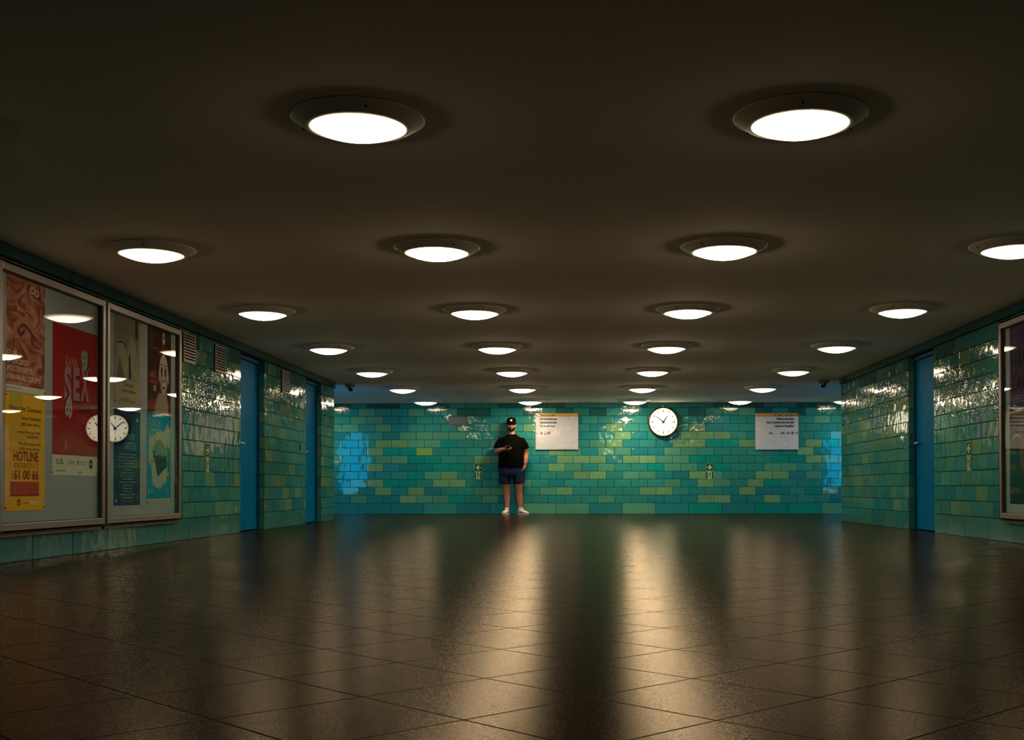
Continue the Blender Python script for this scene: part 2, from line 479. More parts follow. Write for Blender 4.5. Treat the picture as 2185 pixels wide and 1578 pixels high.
def lamp_label(r, c, c0):
    if r == 0: return 'round glowing ceiling lamp, the large %s one of the two nearest the viewer' % ('left' if c == 0 else 'right')
    if c == -2: return 'round glowing ceiling lamp in the left side passage, beyond the corner of the left wall'
    if c == 3: return 'round glowing ceiling lamp half hidden behind the corner of the right wall'
    return 'round glowing ceiling lamp, %s row from the viewer, %s' % (ORD[r], COLN[c])
proto = build_lamp(); first = True
screw_phi = {(0, 0): 288, (0, 1): 262, (1, -1): 160, (1, 0): 302, (1, 1): 229, (2, 0): 292, (2, 1): 240, (3, 0): 268, (3, 1): 272}
for r in range(-1, 7):
    for c in range(-2, 4):
        if c in (-2, 3) and r < 6: continue
        if r == -1 and c not in (0, 1): continue
        if r == 0 and c in (-1, 2): pass
        o = proto if first else copy_tree(proto); first = False
        o.location = (GX + (c - .5) * S_, Y1_ + r * D_, HC)
        o.rotation_euler = (0, 0, math.radians(screw_phi.get((r, c), (r * 47 + c * 71) % 360)))
        if r < 0: lab = 'round glowing ceiling lamp overhead near the viewer, %s one' % ('left' if c == 0 else 'right')
        elif r == 0 and c in (-1, 2): lab = 'round glowing ceiling lamp at the %s edge above the viewer, outside the picture' % ('left' if c == -1 else 'right')
        else: lab = lamp_label(r, c, 0)
        tag(o, lab, 'lamp', 'round ceiling lamps')
        p = LAMP_ROWS[max(r, 0)] * LAMP_COLS[c]
        if r < 0: p *= .5
        for ch in o.children:
            if ch.name.startswith('diffuser') and o is not proto or ch.name == 'diffuser':
                ch.data = ch.data.copy() if ch.data.materials[0] != lamp_mat(p) else ch.data
                ch.data.materials[0] = lamp_mat(p)

# ------------------------------------------------------------------ security cameras
M_CAMBODY = mat('camera_housing', (.18, .17, .155), .3)
M_CAMDOME = mat('camera_dome_black', (.004, .004, .005), .05, spec=.8)
for (x, y), lab in (((-3.677, 18.145), 'black dome security camera on the ceiling by the corner of the left wall'),
                    ((3.667, 17.70), 'black dome security camera on the ceiling by the corner of the right wall')):
    root = empty('security_camera', (x, y, HC)); tag(root, lab, 'security camera', 'dome cameras on the ceiling')
    bm = bmesh.new(); lathe(bm, [(0, 0), (.088, 0), (.088, -.028), (.082, -.034), (.058, -.055), (0, -.055)], 32); obj('housing', bm, M_CAMBODY, root)
    bm = bmesh.new(); lathe(bm, [(.046, -.055), (.046, -.075)] + [(.044 * math.cos(t), -.075 - .042 * math.sin(t)) for t in [PI / 2 * k / 6 for k in range(1, 6)]] + [(0, -.117)], 32)
    obj('dome', bm, M_CAMDOME, root)

# ------------------------------------------------------------------ wall clock
ck = empty('wall_clock', (1.536, YB - .002, 1.771), (PI / 2, 0, 0))     # local x right, y up, z towards the viewer
tag(ck, 'round backlit wall clock with black rim showing nine to one, on the far wall', 'clock')
M_RIM = mat('clock_rim_black', (.008, .010, .004), .35)
bm = bmesh.new(); lathe(bm, [(0, .004), (.285, .004), (.295, .02), (.295, .085), (.288, .098), (.272, .100), (.266, .090), (.266, .07), (0, .07)], 72)
obj('clock_case', bm, M_RIM, ck)
bm = bmesh.new(); lathe(bm, [(.265, .080), (.250, .0815)], 72)
obj('face_edge', bm, mat('clock_edge_lit', (.8, .75, .4), .4, emis=(1.0, .86, .30), estr=1.0), ck)
bm = bmesh.new(); lathe(bm, [(.250, .080), (0, .081)], 72)
obj('clock_face', bm, mat('clock_face_lit', (.8, .8, .7), .4, emis=(1.0, .95, .66), estr=CLOCK_POWER), ck)
M_MARK = mat('clock_black', (.02, .02, .015), .5)
bm = bmesh.new()
for k in range(60):
    a = k * PI / 30; r1 = .235; L_, w_ = (.054, .020) if k % 15 == 0 else (.046, .017) if k % 5 == 0 else (.010, .003)
    dx, dy = math.sin(a), math.cos(a)
    stroke(bm, [(dx * r1, dy * r1), (dx * (r1 - L_), dy * (r1 - L_))], w_, .0835)
obj('hour_marks', bm, M_MARK, ck)
def hand(name, ang, length, w, z):
    bm = bmesh.new(); a = math.radians(ang); dx, dy = math.sin(a), math.cos(a); nx, ny = dy, -dx
    pts = [(-dx * .04 - nx * w * .8, -dy * .04 - ny * w * .8), (-dx * .04 + nx * w * .8, -dy * .04 + ny * w * .8), (dx * length + nx * w * .45, dy * length + ny * w * .45), (dx * length - nx * w * .45, dy * length - ny * w * .45)]
    poly(bm, pts, z); r = bmesh.ops.extrude_face_region(bm, geom=list(bm.faces))
    bmesh.ops.translate(bm, vec=(0, 0, .003), verts=[v for v in r['geom'] if isinstance(v, bmesh.types.BMVert)])
    obj(name, bm, M_MARK, ck)
hand('hour_hand', 35, .142, .020, .086)
hand('minute_hand', -53, .218, .016, .091)
bm = bmesh.new(); lathe(bm, [(.017, .084), (.017, .097), (0, .098)], 20); obj('hand_hub', bm, M_MARK, ck)
bm = bmesh.new(); box(bm, -.02, .02, .285, .315, .01, .03); obj('hanger', bm, M_STEEL, ck)

# ------------------------------------------------------------------ exit direction signs on the far wall
M_SIGN = mat('sign_white_enamel', (.55, .60, .68), .35)
M_YEL = mat('sign_yellow', (.60, .30, .012), .4)
M_INK = mat('sign_black_ink', (.004, .004, .004), .6, ior=1.1)
M_INKY = mat('sign_brown_ink', (.05, .015, .003), .6, ior=1.1)
M_RED = mat('sign_red', (.42, .015, .02), .5)
M_GREENS = mat('sign_dark_green', (.02, .07, .035), .5)
M_BUS = mat('bus_purple', (.05, .01, .03), .5)
M_WHITE = mat('sign_plain_white', (.7, .68, .62), .5)
def film_material():
    m = bpy.data.materials.new('crumpled_clear_film'); m.use_nodes = True
    nt = m.node_tree; nt.nodes.remove(nt.nodes['Principled BSDF']); N = nt.nodes.new; L = nt.links.new
    tr = N('ShaderNodeBsdfTransparent'); gl = N('ShaderNodeBsdfGlossy'); gl.inputs['Roughness'].default_value = .08
    fr = N('ShaderNodeFresnel'); fr.inputs['IOR'].default_value = 1.5; mx = N('ShaderNodeMixShader')
    tc = N('ShaderNodeTexCoord'); n = N('ShaderNodeTexNoise'); n.inputs['Scale'].default_value = 3.2; n.inputs['Detail'].default_value = 1.5; n.inputs['Roughness'].default_value = .35; n.inputs['Distortion'].default_value = 1.5
    L(tc.outputs['Object'], n.inputs['Vector'])
    bp = N('ShaderNodeBump'); bp.inputs['Strength'].default_value = 1; bp.inputs['Distance'].default_value = .02
    L(n.outputs['Fac'], bp.inputs['Height']); L(bp.outputs['Normal'], gl.inputs['Normal'])
    ge = N('ShaderNodeNewGeometry'); im = N('ShaderNodeMapRange'); im.inputs[3].default_value = 1.5; im.inputs[4].default_value = 1 / 1.5
    L(ge.outputs['Backfacing'], im.inputs[0]); L(im.outputs[0], fr.inputs['IOR'])
    L(fr.outputs[0], mx.inputs[0]); L(tr.outputs[0], mx.inputs[1]); L(gl.outputs[0], mx.inputs[2])
    L(mx.outputs[0], nt.nodes['Material Output'].inputs[0])
    return m
M_FILM = film_material()
SW, SH = .825, .70
def arrow(bm, x, y, L_, w, d, z, mi):          # d = -1 points left
    stroke(bm, [(x - L_ / 2, y), (x + L_ / 2, y)], w, z, mi)
    tx = x + d * L_ / 2
    stroke(bm, [(tx - d * L_ * .42, y + L_ * .36), (tx, y)], w, z + .00005, mi); stroke(bm, [(tx - d * L_ * .42, y - L_ * .36), (tx, y)], w, z + .0001, mi)
def direction_sign(x0, z0, label, kind):
    root = empty('direction_sign', (x0, YB - .006, z0), (PI / 2, 0, 0)); tag(root, label, 'sign', 'white exit direction signs on the far wall')
    bm = bmesh.new(); box(bm, 0, SW, 0, SH, 0, .028, bevel=.002); obj('sign_panel', bm, M_SIGN, root)
    bm = bmesh.new(); rect(bm, .002, SW - .002, SH - .066, SH - .002, .0290); obj('yellow_stripe', bm, M_YEL, root)
    bm = bmesh.new(); z = .0300; am = [M_INK, M_INKY, M_RED, M_GREENS, M_BUS, M_WHITE]
    def piece(name, fn):
        b2 = bmesh.new(); fn(b2); obj(name, b2, am, root, recalc=False)
    y = .318
    if kind == 'L':
        text(bm, 'Ausgang ', .085, SH - .052, .034, .205, mi=1, z=z, bold=.02); piece('exit_lettering', lambda q: text(q, 'exit', .305, SH - .052, .034, .07, mi=1, z=z, bold=.02, shear=.2))
        for i, (t, w, s) in enumerate((('Dircksenstra\u00dfe', .335, 0), ('Gontardstra\u00dfe', .33, 0), ('Fernsehturm', .29, .22))):
            piece('street_name', lambda q: text(q, t, .083, SH - .125 - i * .070, .037, w, z=z, bold=.035, shear=s))
        piece('exit_arrow', lambda q: arrow(q, .035, SH - .036, .045, .010, -1, z, 1))
        piece('transport_arrow', lambda q: arrow(q, .035, y, .05, .008, -1, z, 0))
        def tram(q): poly(q, [(.083, y), (.114, y + .031), (.145, y), (.114, y - .031)], z, 2); text(q, 'TRAM', .114, y - .006, .012, .034, 'CENTER', 5, z + .0006)
        def train(q): ell(q, .188, y, .028, .028, z, 3); ell(q, .188, y, .018, .018, z + .0003, 5); text(q, 'S', .188, y - .017, .034, .026, 'CENTER', 3, z + .0006, bold=.03)
        def rail(q):
            for dx, dy in ((0, 0), (.024, 0), (0, -.024), (.024, -.024)): rect(q, .232 + dx, .254 + dx, y + .003 + dy, y + .025 + dy, z, 2)
            poly(q, [(.270, y + .012), (.298, y + .03), (.298, y + .02)], z, 2)
        piece('tram_symbol', tram); piece('train_symbol', train); piece('rail_symbol', rail)
    else:
        piece('toilet_lettering', lambda q: text(q, 'WC', .352, SH - .052, .030, .045, mi=1, z=z, bold=.02)); piece('exit_lettering', lambda q: text(q, 'exit', .440, SH - .052, .034, .07, mi=1, z=z, bold=.02, shear=.2))
        text(bm, 'Ausgang', .748, SH - .052, .034, .185, 'RIGHT', mi=1, z=z, bold=.02)
        for i, (t, w, s) in enumerate((('Alexanderplatz', .345, 0), ('Karl-Liebknecht-Stra\u00dfe', .53, 0), ('Galerie Kaufhof', .37, .22))):
            piece('street_name', lambda q: text(q, t, .744, SH - .125 - i * .070, .037, w, 'RIGHT', z=z, bold=.035, shear=s))
        piece('bus_number', lambda q: text(q, '300,', .255, y - .02, .038, .085, z=z, bold=.015)); piece('bus_number', lambda q: text(q, '200, 100', .478, y - .02, .038, .18, z=z, bold=.015))
        piece('exit_arrow', lambda q: arrow(q, .785, SH - .036, .045, .010, 1, z, 1))
        piece('transport_arrow', lambda q: arrow(q, .783, y, .052, .009, 1, z, 0))
        def bus(q): ell(q, .710, y, .027, .027, z, 4); text(q, 'BUS', .710, y - .007, .014, .036, 'CENTER', 5, z + .0006)
        piece('bus_symbol', bus)
    obj('lettering', bm, am, root, recalc=False)
    # the crumpled clear film pulled over the panel
    bm = bmesh.new(); n = 72; rnd = random.Random(5 if kind == 'L' else 9)
    cen = [(rnd.uniform(0, SW), rnd.uniform(0, SH), rnd.uniform(.04, .11), rnd.uniform(-.016, .016)) for _ in range(20)]
    grid = []
    for j in range(n + 1):
        row = []
        for i in range(n + 1):
            x, y = SW * i / n, SH * j / n
            q = sum(a * math.exp(-((x - cx) ** 2 + (y - cyy) ** 2) / s ** 2) for cx, cyy, s, a in cen)
            q = abs(q) * min(1, 8 * min(x, SW - x, y, SH - y) / .3) * (1 if kind == 'L' else .45)
            row.append(bm.verts.new((x, y, .0335 + q)))
        grid.append(row)
    for j in range(n):
        for i in range(n):
            bm.faces.new((grid[j][i], grid[j][i + 1], grid[j + 1][i + 1], grid[j + 1][i])).smooth = True
    obj('clear_film', bm, M_FILM, root, recalc=False)
direction_sign(-.929, 1.244, 'white exit sign with yellow stripe and arrow pointing left, beside the man', 'L')
direction_sign(3.315, 1.236, 'white exit sign with yellow stripe and right-pointing arrow, rightmost sign on the far wall', 'R')

# ------------------------------------------------------------------ green emergency exit stickers
M_EG = mat('exit_green', (.001, .090, .030), .5, ior=1.12)
M_EP = mat('exit_pale', (.42, .60, .42), .5, ior=1.12)
M_EB = mat('exit_border', (.20, .38, .28), .5, spec=.1)
SG = .149
def exit_signs(loc, rot, d, where):
    """loc = bottom left corner of the pair, d = +1 arrow points right"""
    base = Matrix.Translation(loc) @ Euler(rot).to_matrix().to_4x4()
    dirn = 'right' if d > 0 else 'left'
    # running figure below
    bm = bmesh.new(); box(bm, 0, SG, 0, SG, 0, .004, 0, bevel=.0008)
    z = .0046
    rect(bm, .008, SG - .008, .008, SG - .008, z, 1)
    rect(bm, .034, SG - .034, .008, SG - .008, z + .0004, 2)
    run = obj('running_figure_sign', bm, [M_EB, M_EG, M_EP]); run.matrix_world = base
    tag(run, 'green and pale emergency sign with running figure, %s' % where, 'sign', 'emergency exit signs with running figure')
    bm = bmesh.new(); c = SG / 2; f = lambda x, y: (c + d * x, y)
    zz = z + .0009
    ell(bm, *f(.010, .127), .0085, .0095, zz)
    stroke(bm, [f(.006, .116), f(-.002, .085), f(-.008, .068)], .019, zz)
    stroke(bm, [f(.004, .108), f(-.018, .104), f(-.032, .086)], .008, zz + .0001)
    stroke(bm, [f(.006, .108), f(.018, .090), f(.036, .086)], .008, zz + .0001)
    stroke(bm, [f(-.008, .070), f(-.020, .046), f(-.042, .042)], .011, zz + .0002)
    stroke(bm, [f(-.004, .072), f(.010, .050), f(.020, .014)], .011, zz + .0002)
    obj('running_figure', bm, M_EG, run)
    bm = bmesh.new(); box(bm, 0, SG, 0, SG, 0, .004, 0, bevel=.0008)
    rect(bm, .010, SG - .010, .010, SG - .010, z, 1)
    ar = obj('exit_arrow_sign', bm, [M_EB, M_EG]); ar.matrix_world = base @ Matrix.Translation((0, SG + .002, 0))
    tag(ar, 'green emergency sign with pale arrow pointing %s, %s' % (dirn, where), 'sign', 'emergency exit arrow signs')
    bm = bmesh.new()
    g = lambda x, y: (c + d * x, c + y)
    poly(bm, [g(-.052, -.012), g(-.006, -.012), g(-.022, -.044), g(.004, -.046), g(.050, 0), g(.004, .046), g(-.022, .044), g(-.006, .012), g(-.052, .012)], z + .0006)
    obj('arrow', bm, M_EP, ar)
BK = (PI / 2, 0, 0); LFT = (PI / 2, 0, PI / 2); RGT = (PI / 2, 0, -PI / 2)
exit_signs((-2.118, YB - .0055, .671), BK, -1, 'far wall, left of the man')
exit_signs((2.359, YB - .0055, .671), BK, 1, 'far wall, right of the clock')
exit_signs((XL + .0055, 11.745, .666), LFT, 1, 'on the left wall')
exit_signs((XR - .0055, 11.73, .666), RGT, -1, 'on the right wall')

# ------------------------------------------------------------------ hatch on the far wall, grilles and key switch on the left wall
hp = empty('access_hatch', (-2.612, YB - .004, 1.722), BK); tag(hp, 'small grey rectangular hatch in a thin metal frame, high on the far wall', 'hatch')
bm = bmesh.new()
for a in ((0, .352, 0, .014), (0, .352, .154, .168), (0, .014, .014, .154), (.338, .352, .014, .154)): box(bm, *a, 0, .016)
obj('hatch_frame', bm, mat('hatch_frame_grey', (.10, .13, .14), .4, metal=.3), hp)
bm = bmesh.new(); box(bm, .022, .330, .020, .146, 0, .008, bevel=.002); obj('hatch_cover', bm, mat('hatch_cover_grey', (.11, .14, .16), .5, noise=(9, .25)), hp)
M_GRF = mat('grille_frame', (.06, .052, .048), .45, metal=.5)
M_SLAT = mat('grille_slat', (.030, .022, .020), .35, metal=0, ior=1.35)
M_VOID = mat('grille_void', (.004, .004, .004), .9)
for y0, w, lab in ((11.075, .345, 'louvred ventilation grille high on the left wall, right beside the display case'),
                   (12.036, .345, 'louvred ventilation grille high on the left wall, between display case and first blue door'),
                   (14.733, .365, 'louvred ventilation grille high on the left wall, between the two blue doors')):
    root = empty('ventilation_grille', (XL + .005, y0, 1.728), LFT); tag(root, lab, 'vent', 'ventilation grilles on the left wall')
    hh = .287; bm = bmesh.new()
    for a in ((0, w, 0, .016), (0, w, hh - .016, hh), (0, .016, .016, hh - .016), (w - .016, w, .016, hh - .016)): box(bm, *a, 0, .014)
    obj('grille_frame', bm, M_GRF, root)
    bm = bmesh.new(); rect(bm, .010, w - .010, .010, hh - .010, .0015); obj('grille_backing', bm, M_VOID, root)
    bm = bmesh.new()
    for k in range(9):
        y = .022 + k * .0285
        vs = box(bm, .016, w - .016, y, y + .012, .0025, .0135)
        for v in vs:
            if v.co.z > .01: v.co.y -= .005
    obj('slats', bm, M_SLAT, root)
ks = empty('key_switch', (XL + .005, 15.70, 1.02), LFT); tag(ks, 'tiny black key switch on the left wall between the two blue doors', 'switch')
bm = bmesh.new(); box(bm, -.018, .018, 0, .075, 0, .012, bevel=.002); obj('switch_plate', bm, M_DARK, ks)
bm = bmesh.new(); lathe(bm, [(0, .012), (.010, .012), (.010, .017), (0, .017)], 14, center=(0, .045, 0)); obj('lock', bm, M_STEEL, ks)

# ------------------------------------------------------------------ display cases
M_FRAME = mat('case_frame_bronze', (.20, .175, .16), .38, metal=.5)
M_FRIN = mat('case_inner_black', (.01, .01, .01), .6)
M_BACK = mat('case_backboard', (.29, .315, .37), .5, noise=(2.2, .16), bump=(2.5, .3, .004))
def glass_material():
    m = bpy.data.materials.new('case_glass'); m.use_nodes = True
    nt = m.node_tree; nt.nodes.remove(nt.nodes['Principled BSDF']); N = nt.nodes.new; L = nt.links.new
    tr = N('ShaderNodeBsdfTransparent'); tr.inputs[0].default_value = (.93, .96, .94, 1)
    gl = N('ShaderNodeBsdfGlossy'); gl.inputs['Roughness'].default_value = 0.0
    fr = N('ShaderNodeFresnel'); fr.inputs['IOR'].default_value = 1.5; mx = N('ShaderNodeMixShader')
    ge = N('ShaderNodeNewGeometry'); im = N('ShaderNodeMapRange'); im.inputs[3].default_value = 1.20; im.inputs[4].default_value = 1 / 1.20
    L(ge.outputs['Backfacing'], im.inputs[0]); L(im.outputs[0], fr.inputs['IOR'])
    L(fr.outputs[0], mx.inputs[0]); L(tr.outputs[0], mx.inputs[1]); L(gl.outputs[0], mx.inputs[2])
    L(mx.outputs[0], nt.nodes['Material Output'].inputs[0])
    return m
M_GLASS = glass_material()
def display_case(X, sgn, ya, yb, tilt, label):
    rot = LFT if sgn > 0 else RGT
    root = empty('display_case', (X + sgn * .005, ya if sgn > 0 else yb, .205), rot)   # local x along the wall, y up, z out
    tag(root, label, 'display case', 'glazed poster cases on the walls')
    w, h, fw, dp = yb - ya, 1.805, .062, .066
    bm = bmesh.new(); ow = .020
    def member(x0, x1, y0, y1, z0): box(bm, x0, x1, y0, y1, z0, dp, bevel=.004)
    for q, z0 in ((fw, dp - .016), (ow, 0)):
        member(0, q, 0, h, z0); member(w - q, w, 0, h, z0); member(q - .001, w - q + .001, 0, q, z0); member(q - .001, w - q + .001, h - q, h, z0)
    obj('frame', bm, M_FRAME, root)
    bm = bmesh.new()
    for a in ((fw - .006, w - fw + .006, fw - .006, fw + .004), (fw - .006, w - fw + .006, h - fw - .004, h - fw + .006), (fw - .006, fw + .004, fw, h - fw), (w - fw - .004, w - fw + .006, fw, h - fw)): box(bm, *a, .030, .0495)
    obj('rubber_seal', bm, M_FRIN, root)
    bm = bmesh.new(); box(bm, ow + .002, w - ow - .002, ow + .002, h - ow - .002, .002, .020); obj('backboard', bm, M_BACK, root)
    bm = bmesh.new(); box(bm, .02, w - .02, -.028, -.002, 0, .040, bevel=.003); obj('bottom_rail', bm, mat('rail_dark', (.10, .08, .065), .45, metal=.5), root)
    bm = bmesh.new(); box(bm, -(w / 2 - fw - .004), (w / 2 - fw - .004), -(h / 2 - fw - .004), (h / 2 - fw - .004), -.0015, .0015)
    g = obj('glass_pane', bm, M_GLASS, root); g.location = (w / 2, h / 2, .046); g.rotation_euler = (tilt[1], tilt[0], 0)
    return root
display_case(XL, 1, 7.440, 9.148, (.0061, -.0095), 'glazed poster case on the left wall, nearer one with yellow and red posters')
display_case(XL, 1, 9.157, 10.885, (-.0038, -.0095), 'glazed poster case on the left wall, farther one with navy and blue posters')
display_case(XR, -1, 8.945, 10.650, (0, 0), 'glazed poster case at the right edge of the picture, on the right wall')

# ------------------------------------------------------------------ posters
XPL, XPR = XL + .0258, XR - .0258
PINM = mat('pin_black', (.015, .015, .015), .4)
def poster(name, side, u0, u1, z0, z1, paper, label, cat='poster', pins=True, group=None, curl=.0012):
    """u0 = edge on the left as seen, u1 = edge on the right as seen"""
    w, h = abs(u1 - u0), z1 - z0
    if side == 'L': loc, rot = (XPL, u0, z0), LFT
    else: loc, rot = (XPR, u0, z0), RGT
    bm = bmesh.new(); box(bm, 0, w, 0, h, 0, .0012)
    o = obj(name, bm, paper); o.location = loc; o.rotation_euler = rot
    tag(o, label, cat, group)
    if pins:
        for px_, py_ in ((.012, .02), (w - .012, .02), (.012, h - .02), (w - .012, h - .02)):
            bm = bmesh.new(); lathe(bm, [(.006, .0015), (.0065, .004), (.004, .0055), (0, .006)], 12, center=(px_, py_, 0)); obj('pin', bm, PINM, o)
    return o, w, h

# 1 pink art poster with lettering
def pink_art():
    m = bpy.data.materials.new('pink_swirl_print'); m.use_nodes = True
    nt = m.node_tree; b = nt.nodes['Principled BSDF']; N = nt.nodes.new; L = nt.links.new
    tc = N('ShaderNodeTexCoord'); n = N('ShaderNodeTexNoise'); n.inputs['Scale'].default_value = 5; n.inputs['Detail'].default_value = 6; n.inputs['Distortion'].default_value = 2.6
    L(tc.outputs['Object'], n.inputs['Vector'])
    r = N('ShaderNodeValToRGB'); e = r.color_ramp.elements
    e[0].position = .30; e[0].color = (*srgb(104, 44, 36), 1); e[1].position = .72; e[1].color = (*srgb(196, 150, 140), 1)
    x = e.new(.45); x.color = (*srgb(140, 78, 62), 1); x = e.new(.56); x.color = (*srgb(172, 112, 104), 1)
    L(n.outputs['Fac'], r.inputs[0]); L(r.outputs[0], b.inputs['Base Color']); b.inputs['Roughness'].default_value = .5
    return m
PAPER = mat('poster_paper_white', (.60, .59, .53), .5, noise=(3, .05))
o, w, h = poster('poltergeist_poster', 'L', 7.625, 8.190, 1.160, 1.965, PAPER, 'pinkish brown art poster with white lettering, upper left in the nearer case')
bm = bmesh.new(); rect(bm, .004, w - .004, .045, h - .004, .0016); obj('printed_picture', bm, pink_art(), o)
bm = bmesh.new()
def blob(bm, pts, wd, z, mi):   # thick tapered stroke
    n = len(pts)
    for i, (a, b_) in enumerate(zip(pts, pts[1:])):
        stroke(bm, [a, b_], wd * (.35 + .65 * math.sin(PI * (i + .7) / n)), z + i * .00002, mi)
        ell(bm, a[0], a[1], wd * (.35 + .65 * math.sin(PI * (i + .7) / n)) / 2, wd * (.35 + .65 * math.sin(PI * (i + .7) / n)) / 2, z + .00001 + i * .00002, mi, n=12)
blob(bm, [(.15, .46), (.20, .50), (.27, .50), (.34, .47), (.40, .43), (.46, .41)], .055, .0020, 0)
blob(bm, [(.12, .45), (.14, .38), (.19, .33), (.26, .29), (.31, .27)], .055, .0022, 0)
blob(bm, [(.20, .455), (.25, .47), (.31, .45), (.38, .405), (.43, .385)], .022, .0026, 1)
blob(bm, [(.15, .36), (.20, .31), (.27, .26)], .016, .0027, 1)
blob(bm, [(.17, .43), (.20, .39), (.23, .41), (.26, .43)], .026, .0028, 1)
obj('printed_shapes', bm, [mat('art_skin', srgb(168, 112, 92), .5), mat('art_shadow', srgb(92, 48, 40), .5)], o)
bm = bmesh.new(); zt = .0030
text(bm, '17.06. \u2013', .02, .245, .030, .20, z=zt, bold=.01)
text(bm, '07.09.2023', .02, .190, .034, .285, z=zt, bold=.01)
text(bm, 'POLTERGEIST', .02, .135, .037, .355, z=zt, bold=.01)
text(bm, 'FARAH AL QASIMI', .02, .080, .037, .47, z=zt, bold=.01)
text(bm, 'C/O', .33, h - .10, .045, .13, z=zt, bold=.02, rot=-.15)
for i in range(2): rect(bm, .02, .30 - .1 * i, .058 - i * .008, .061 - i * .008, zt)
obj('white_lettering', bm, mat('print_cream', srgb(224, 196, 182), .5), o)
bm = bmesh.new()
for i in range(5): rect(bm, .05 + i * .035, .068 + i * .035, .020, .025, .0016)
obj('credit_marks', bm, M_INK, o)

# 2 yellow hotline poster
o, w, h = poster('hotline_poster', 'L', 7.622, 8.188, .350, 1.150, mat('poster_yellow', srgb(226, 172, 14), .45, noise=(1.2, .10)), 'yellow child protection hotline poster with red lettering, lower left in the nearer case')
bm = bmesh.new()
rect(bm, .06, .235, h - .13, h - .004, .0015, 0); poly(bm, [(.03, h - .33), (.30, h - .33), (.33, h - .20), (.24, h - .14), (.06, h - .15)], .0015, 1)
ell(bm, .12, h - .17, .05, .045, .0017, 1); ell(bm, .13, h - .24, .035, .03, .0018, 0)
rect(bm, 0.0, .30, .40, .43, .0015, 1)
obj('printed_shapes', bm, [mat('pale_olive_print', srgb(188, 168, 60), .5), mat('deep_yellow_print', srgb(214, 160, 20), .5)], o)
bm = bmesh.new(); Z = .0022
text(bm, 'HOTLINE', w - .095, .342, .062, .355, 'RIGHT', 0, Z, .03)
text(bm, 'KINDERSCHUTZ', w - .09, .293, .034, .350, 'RIGHT', 1, Z, .0)
text(bm, '61 00 66', w - .09, .215, .060, .355, 'RIGHT', 0, Z, .03)
text(bm, '030 /', .105, .215, .018, .06, 'LEFT', 0, Z, 0, rot=PI / 2)
rect(bm, .075, w - .085, .098, .197, Z, 2)
for i in range(6):
    rect(bm, .090, w - (.10 if i not in (3, 5) else .22), .182 - i * .014, .187 - i * .014, Z + .0004, 3)
rect(bm, .17, .215, .035, .078, Z, 0); ell(bm, .192, .052, .010, .014, Z + .0004, 4)
rect(bm, .25, .33, .050, .054, Z, 0); rect(bm, .35, w - .09, .040, .066, Z, 5)
for (t, y, wd, hh) in (('Wenn Ihr Zuhause', h - .115, .46, .030), ('keine Sicherheit', h - .175, .28, .026), ('gibt, dann ruft an.', h - .215, .28, .024),
                     ('Immer Rat und Hilfe', h - .270, .33, .020), ('bei BEDROHUNG \u2026', h - .300, .20, .020), ('Wir sind rund um die', h - .350, .33, .022), ('Uhr erreichbar.', h - .385, .30, .022)):
    text(bm, t, w - .06, y, hh, wd, 'RIGHT', 6, Z, .01)
obj('printed_lettering', bm, [mat('hotline_red', srgb(150, 34, 16), .5), mat('hotline_orange', srgb(176, 74, 20), .5), mat('hotline_box', srgb(166, 52, 24), .5), mat('hotline_box_text', srgb(206, 96, 48), .5), mat('hotline_gold', srgb(205, 140, 20), .5), mat('hotline_pale', srgb(216, 198, 110), .5), mat('hotline_dark', srgb(70, 52, 10), .5)], o, recalc=False)

# 3 red poster
o, w, h = poster('red_question_poster', 'L', 8.303, 9.088, .600, 1.715, PAPER, 'large red poster with lilac block letters, right half of the nearer case')
bm = bmesh.new(); rect(bm, .002, w - .002, .150, h - .002, .0015); obj('red_print', bm, mat('poster_red', srgb(158, 10, 14), .4, noise=(2, .12)), o)
bm = bmesh.new(); Z = .0022
text(bm, 'KANN', .215, .790 + .02, .080, .20, 'LEFT', 1, Z, .0)
for _c, _x, _w, _h, _y in (('S', .190, .125, .235, .555), ('E', .345, .105, .225, .570), ('X', .470, .150, .235, .575)):
    text(bm, _c, _x + .010, _y, _h, _w, 'LEFT', 2, Z, .05); text(bm, _c, _x, _y + .012, _h, _w, 'LEFT', 0, Z + .0006, .05)
text(bm, 'UNSICHER', .40, .480, .052, .28, 'LEFT', 3, Z, .02)
text(bm, 'SEIN?', .475, .400, .055, .16, 'LEFT', 4, Z, 0)
for i, (x, wd) in enumerate(((.25, .17), (.27, .33), (.27, .30), (.28, .20))): rect(bm, x, x + wd, .285 - i * .022, .288 - i * .022, Z, 4)
rect(bm, .20, .25, .195, .255, Z, 4)
obj('block_lettering', bm, [mat('print_lilac', srgb(170, 118, 140), .5), mat('print_rose', srgb(205, 130, 120), .5), mat('print_darkred', srgb(52, 4, 8), .5), mat('print_brown', srgb(80, 14, 12), .5), mat('print_dull_rose', srgb(180, 84, 78), .5)], o, recalc=False)
bm = bmesh.new()
def leaf(cx, c_y, sc, rot, face):
    c, s = math.cos(rot), math.sin(rot); base = [(0, -.11), (.045, -.055), (.062, .01), (.05, .055), (.02, .07), (0, .045), (-.02, .075), (-.055, .05), (-.06, 0), (-.04, -.06)]
    tr = lambda x, y: (cx + sc * (x * c - y * s), c_y + sc * (x * s + y * c))
    poly(bm, [tr(x + .012, y - .014) for x, y in base], Z + .0010, 2); poly(bm, [tr(*p) for p in base], Z + .0014, 1 if face else 0)
    ell(bm, *tr(-.02, .01), .008 * sc, .013 * sc, Z + .0018, 2, rot); ell(bm, *tr(.022, .012), .008 * sc, .013 * sc, Z + .0018, 2, rot)
    stroke(bm, [tr(-.022, -.03), tr(0, -.045 if face else -.02), tr(.022, -.028)], .006 * sc, Z + .0018, 2)
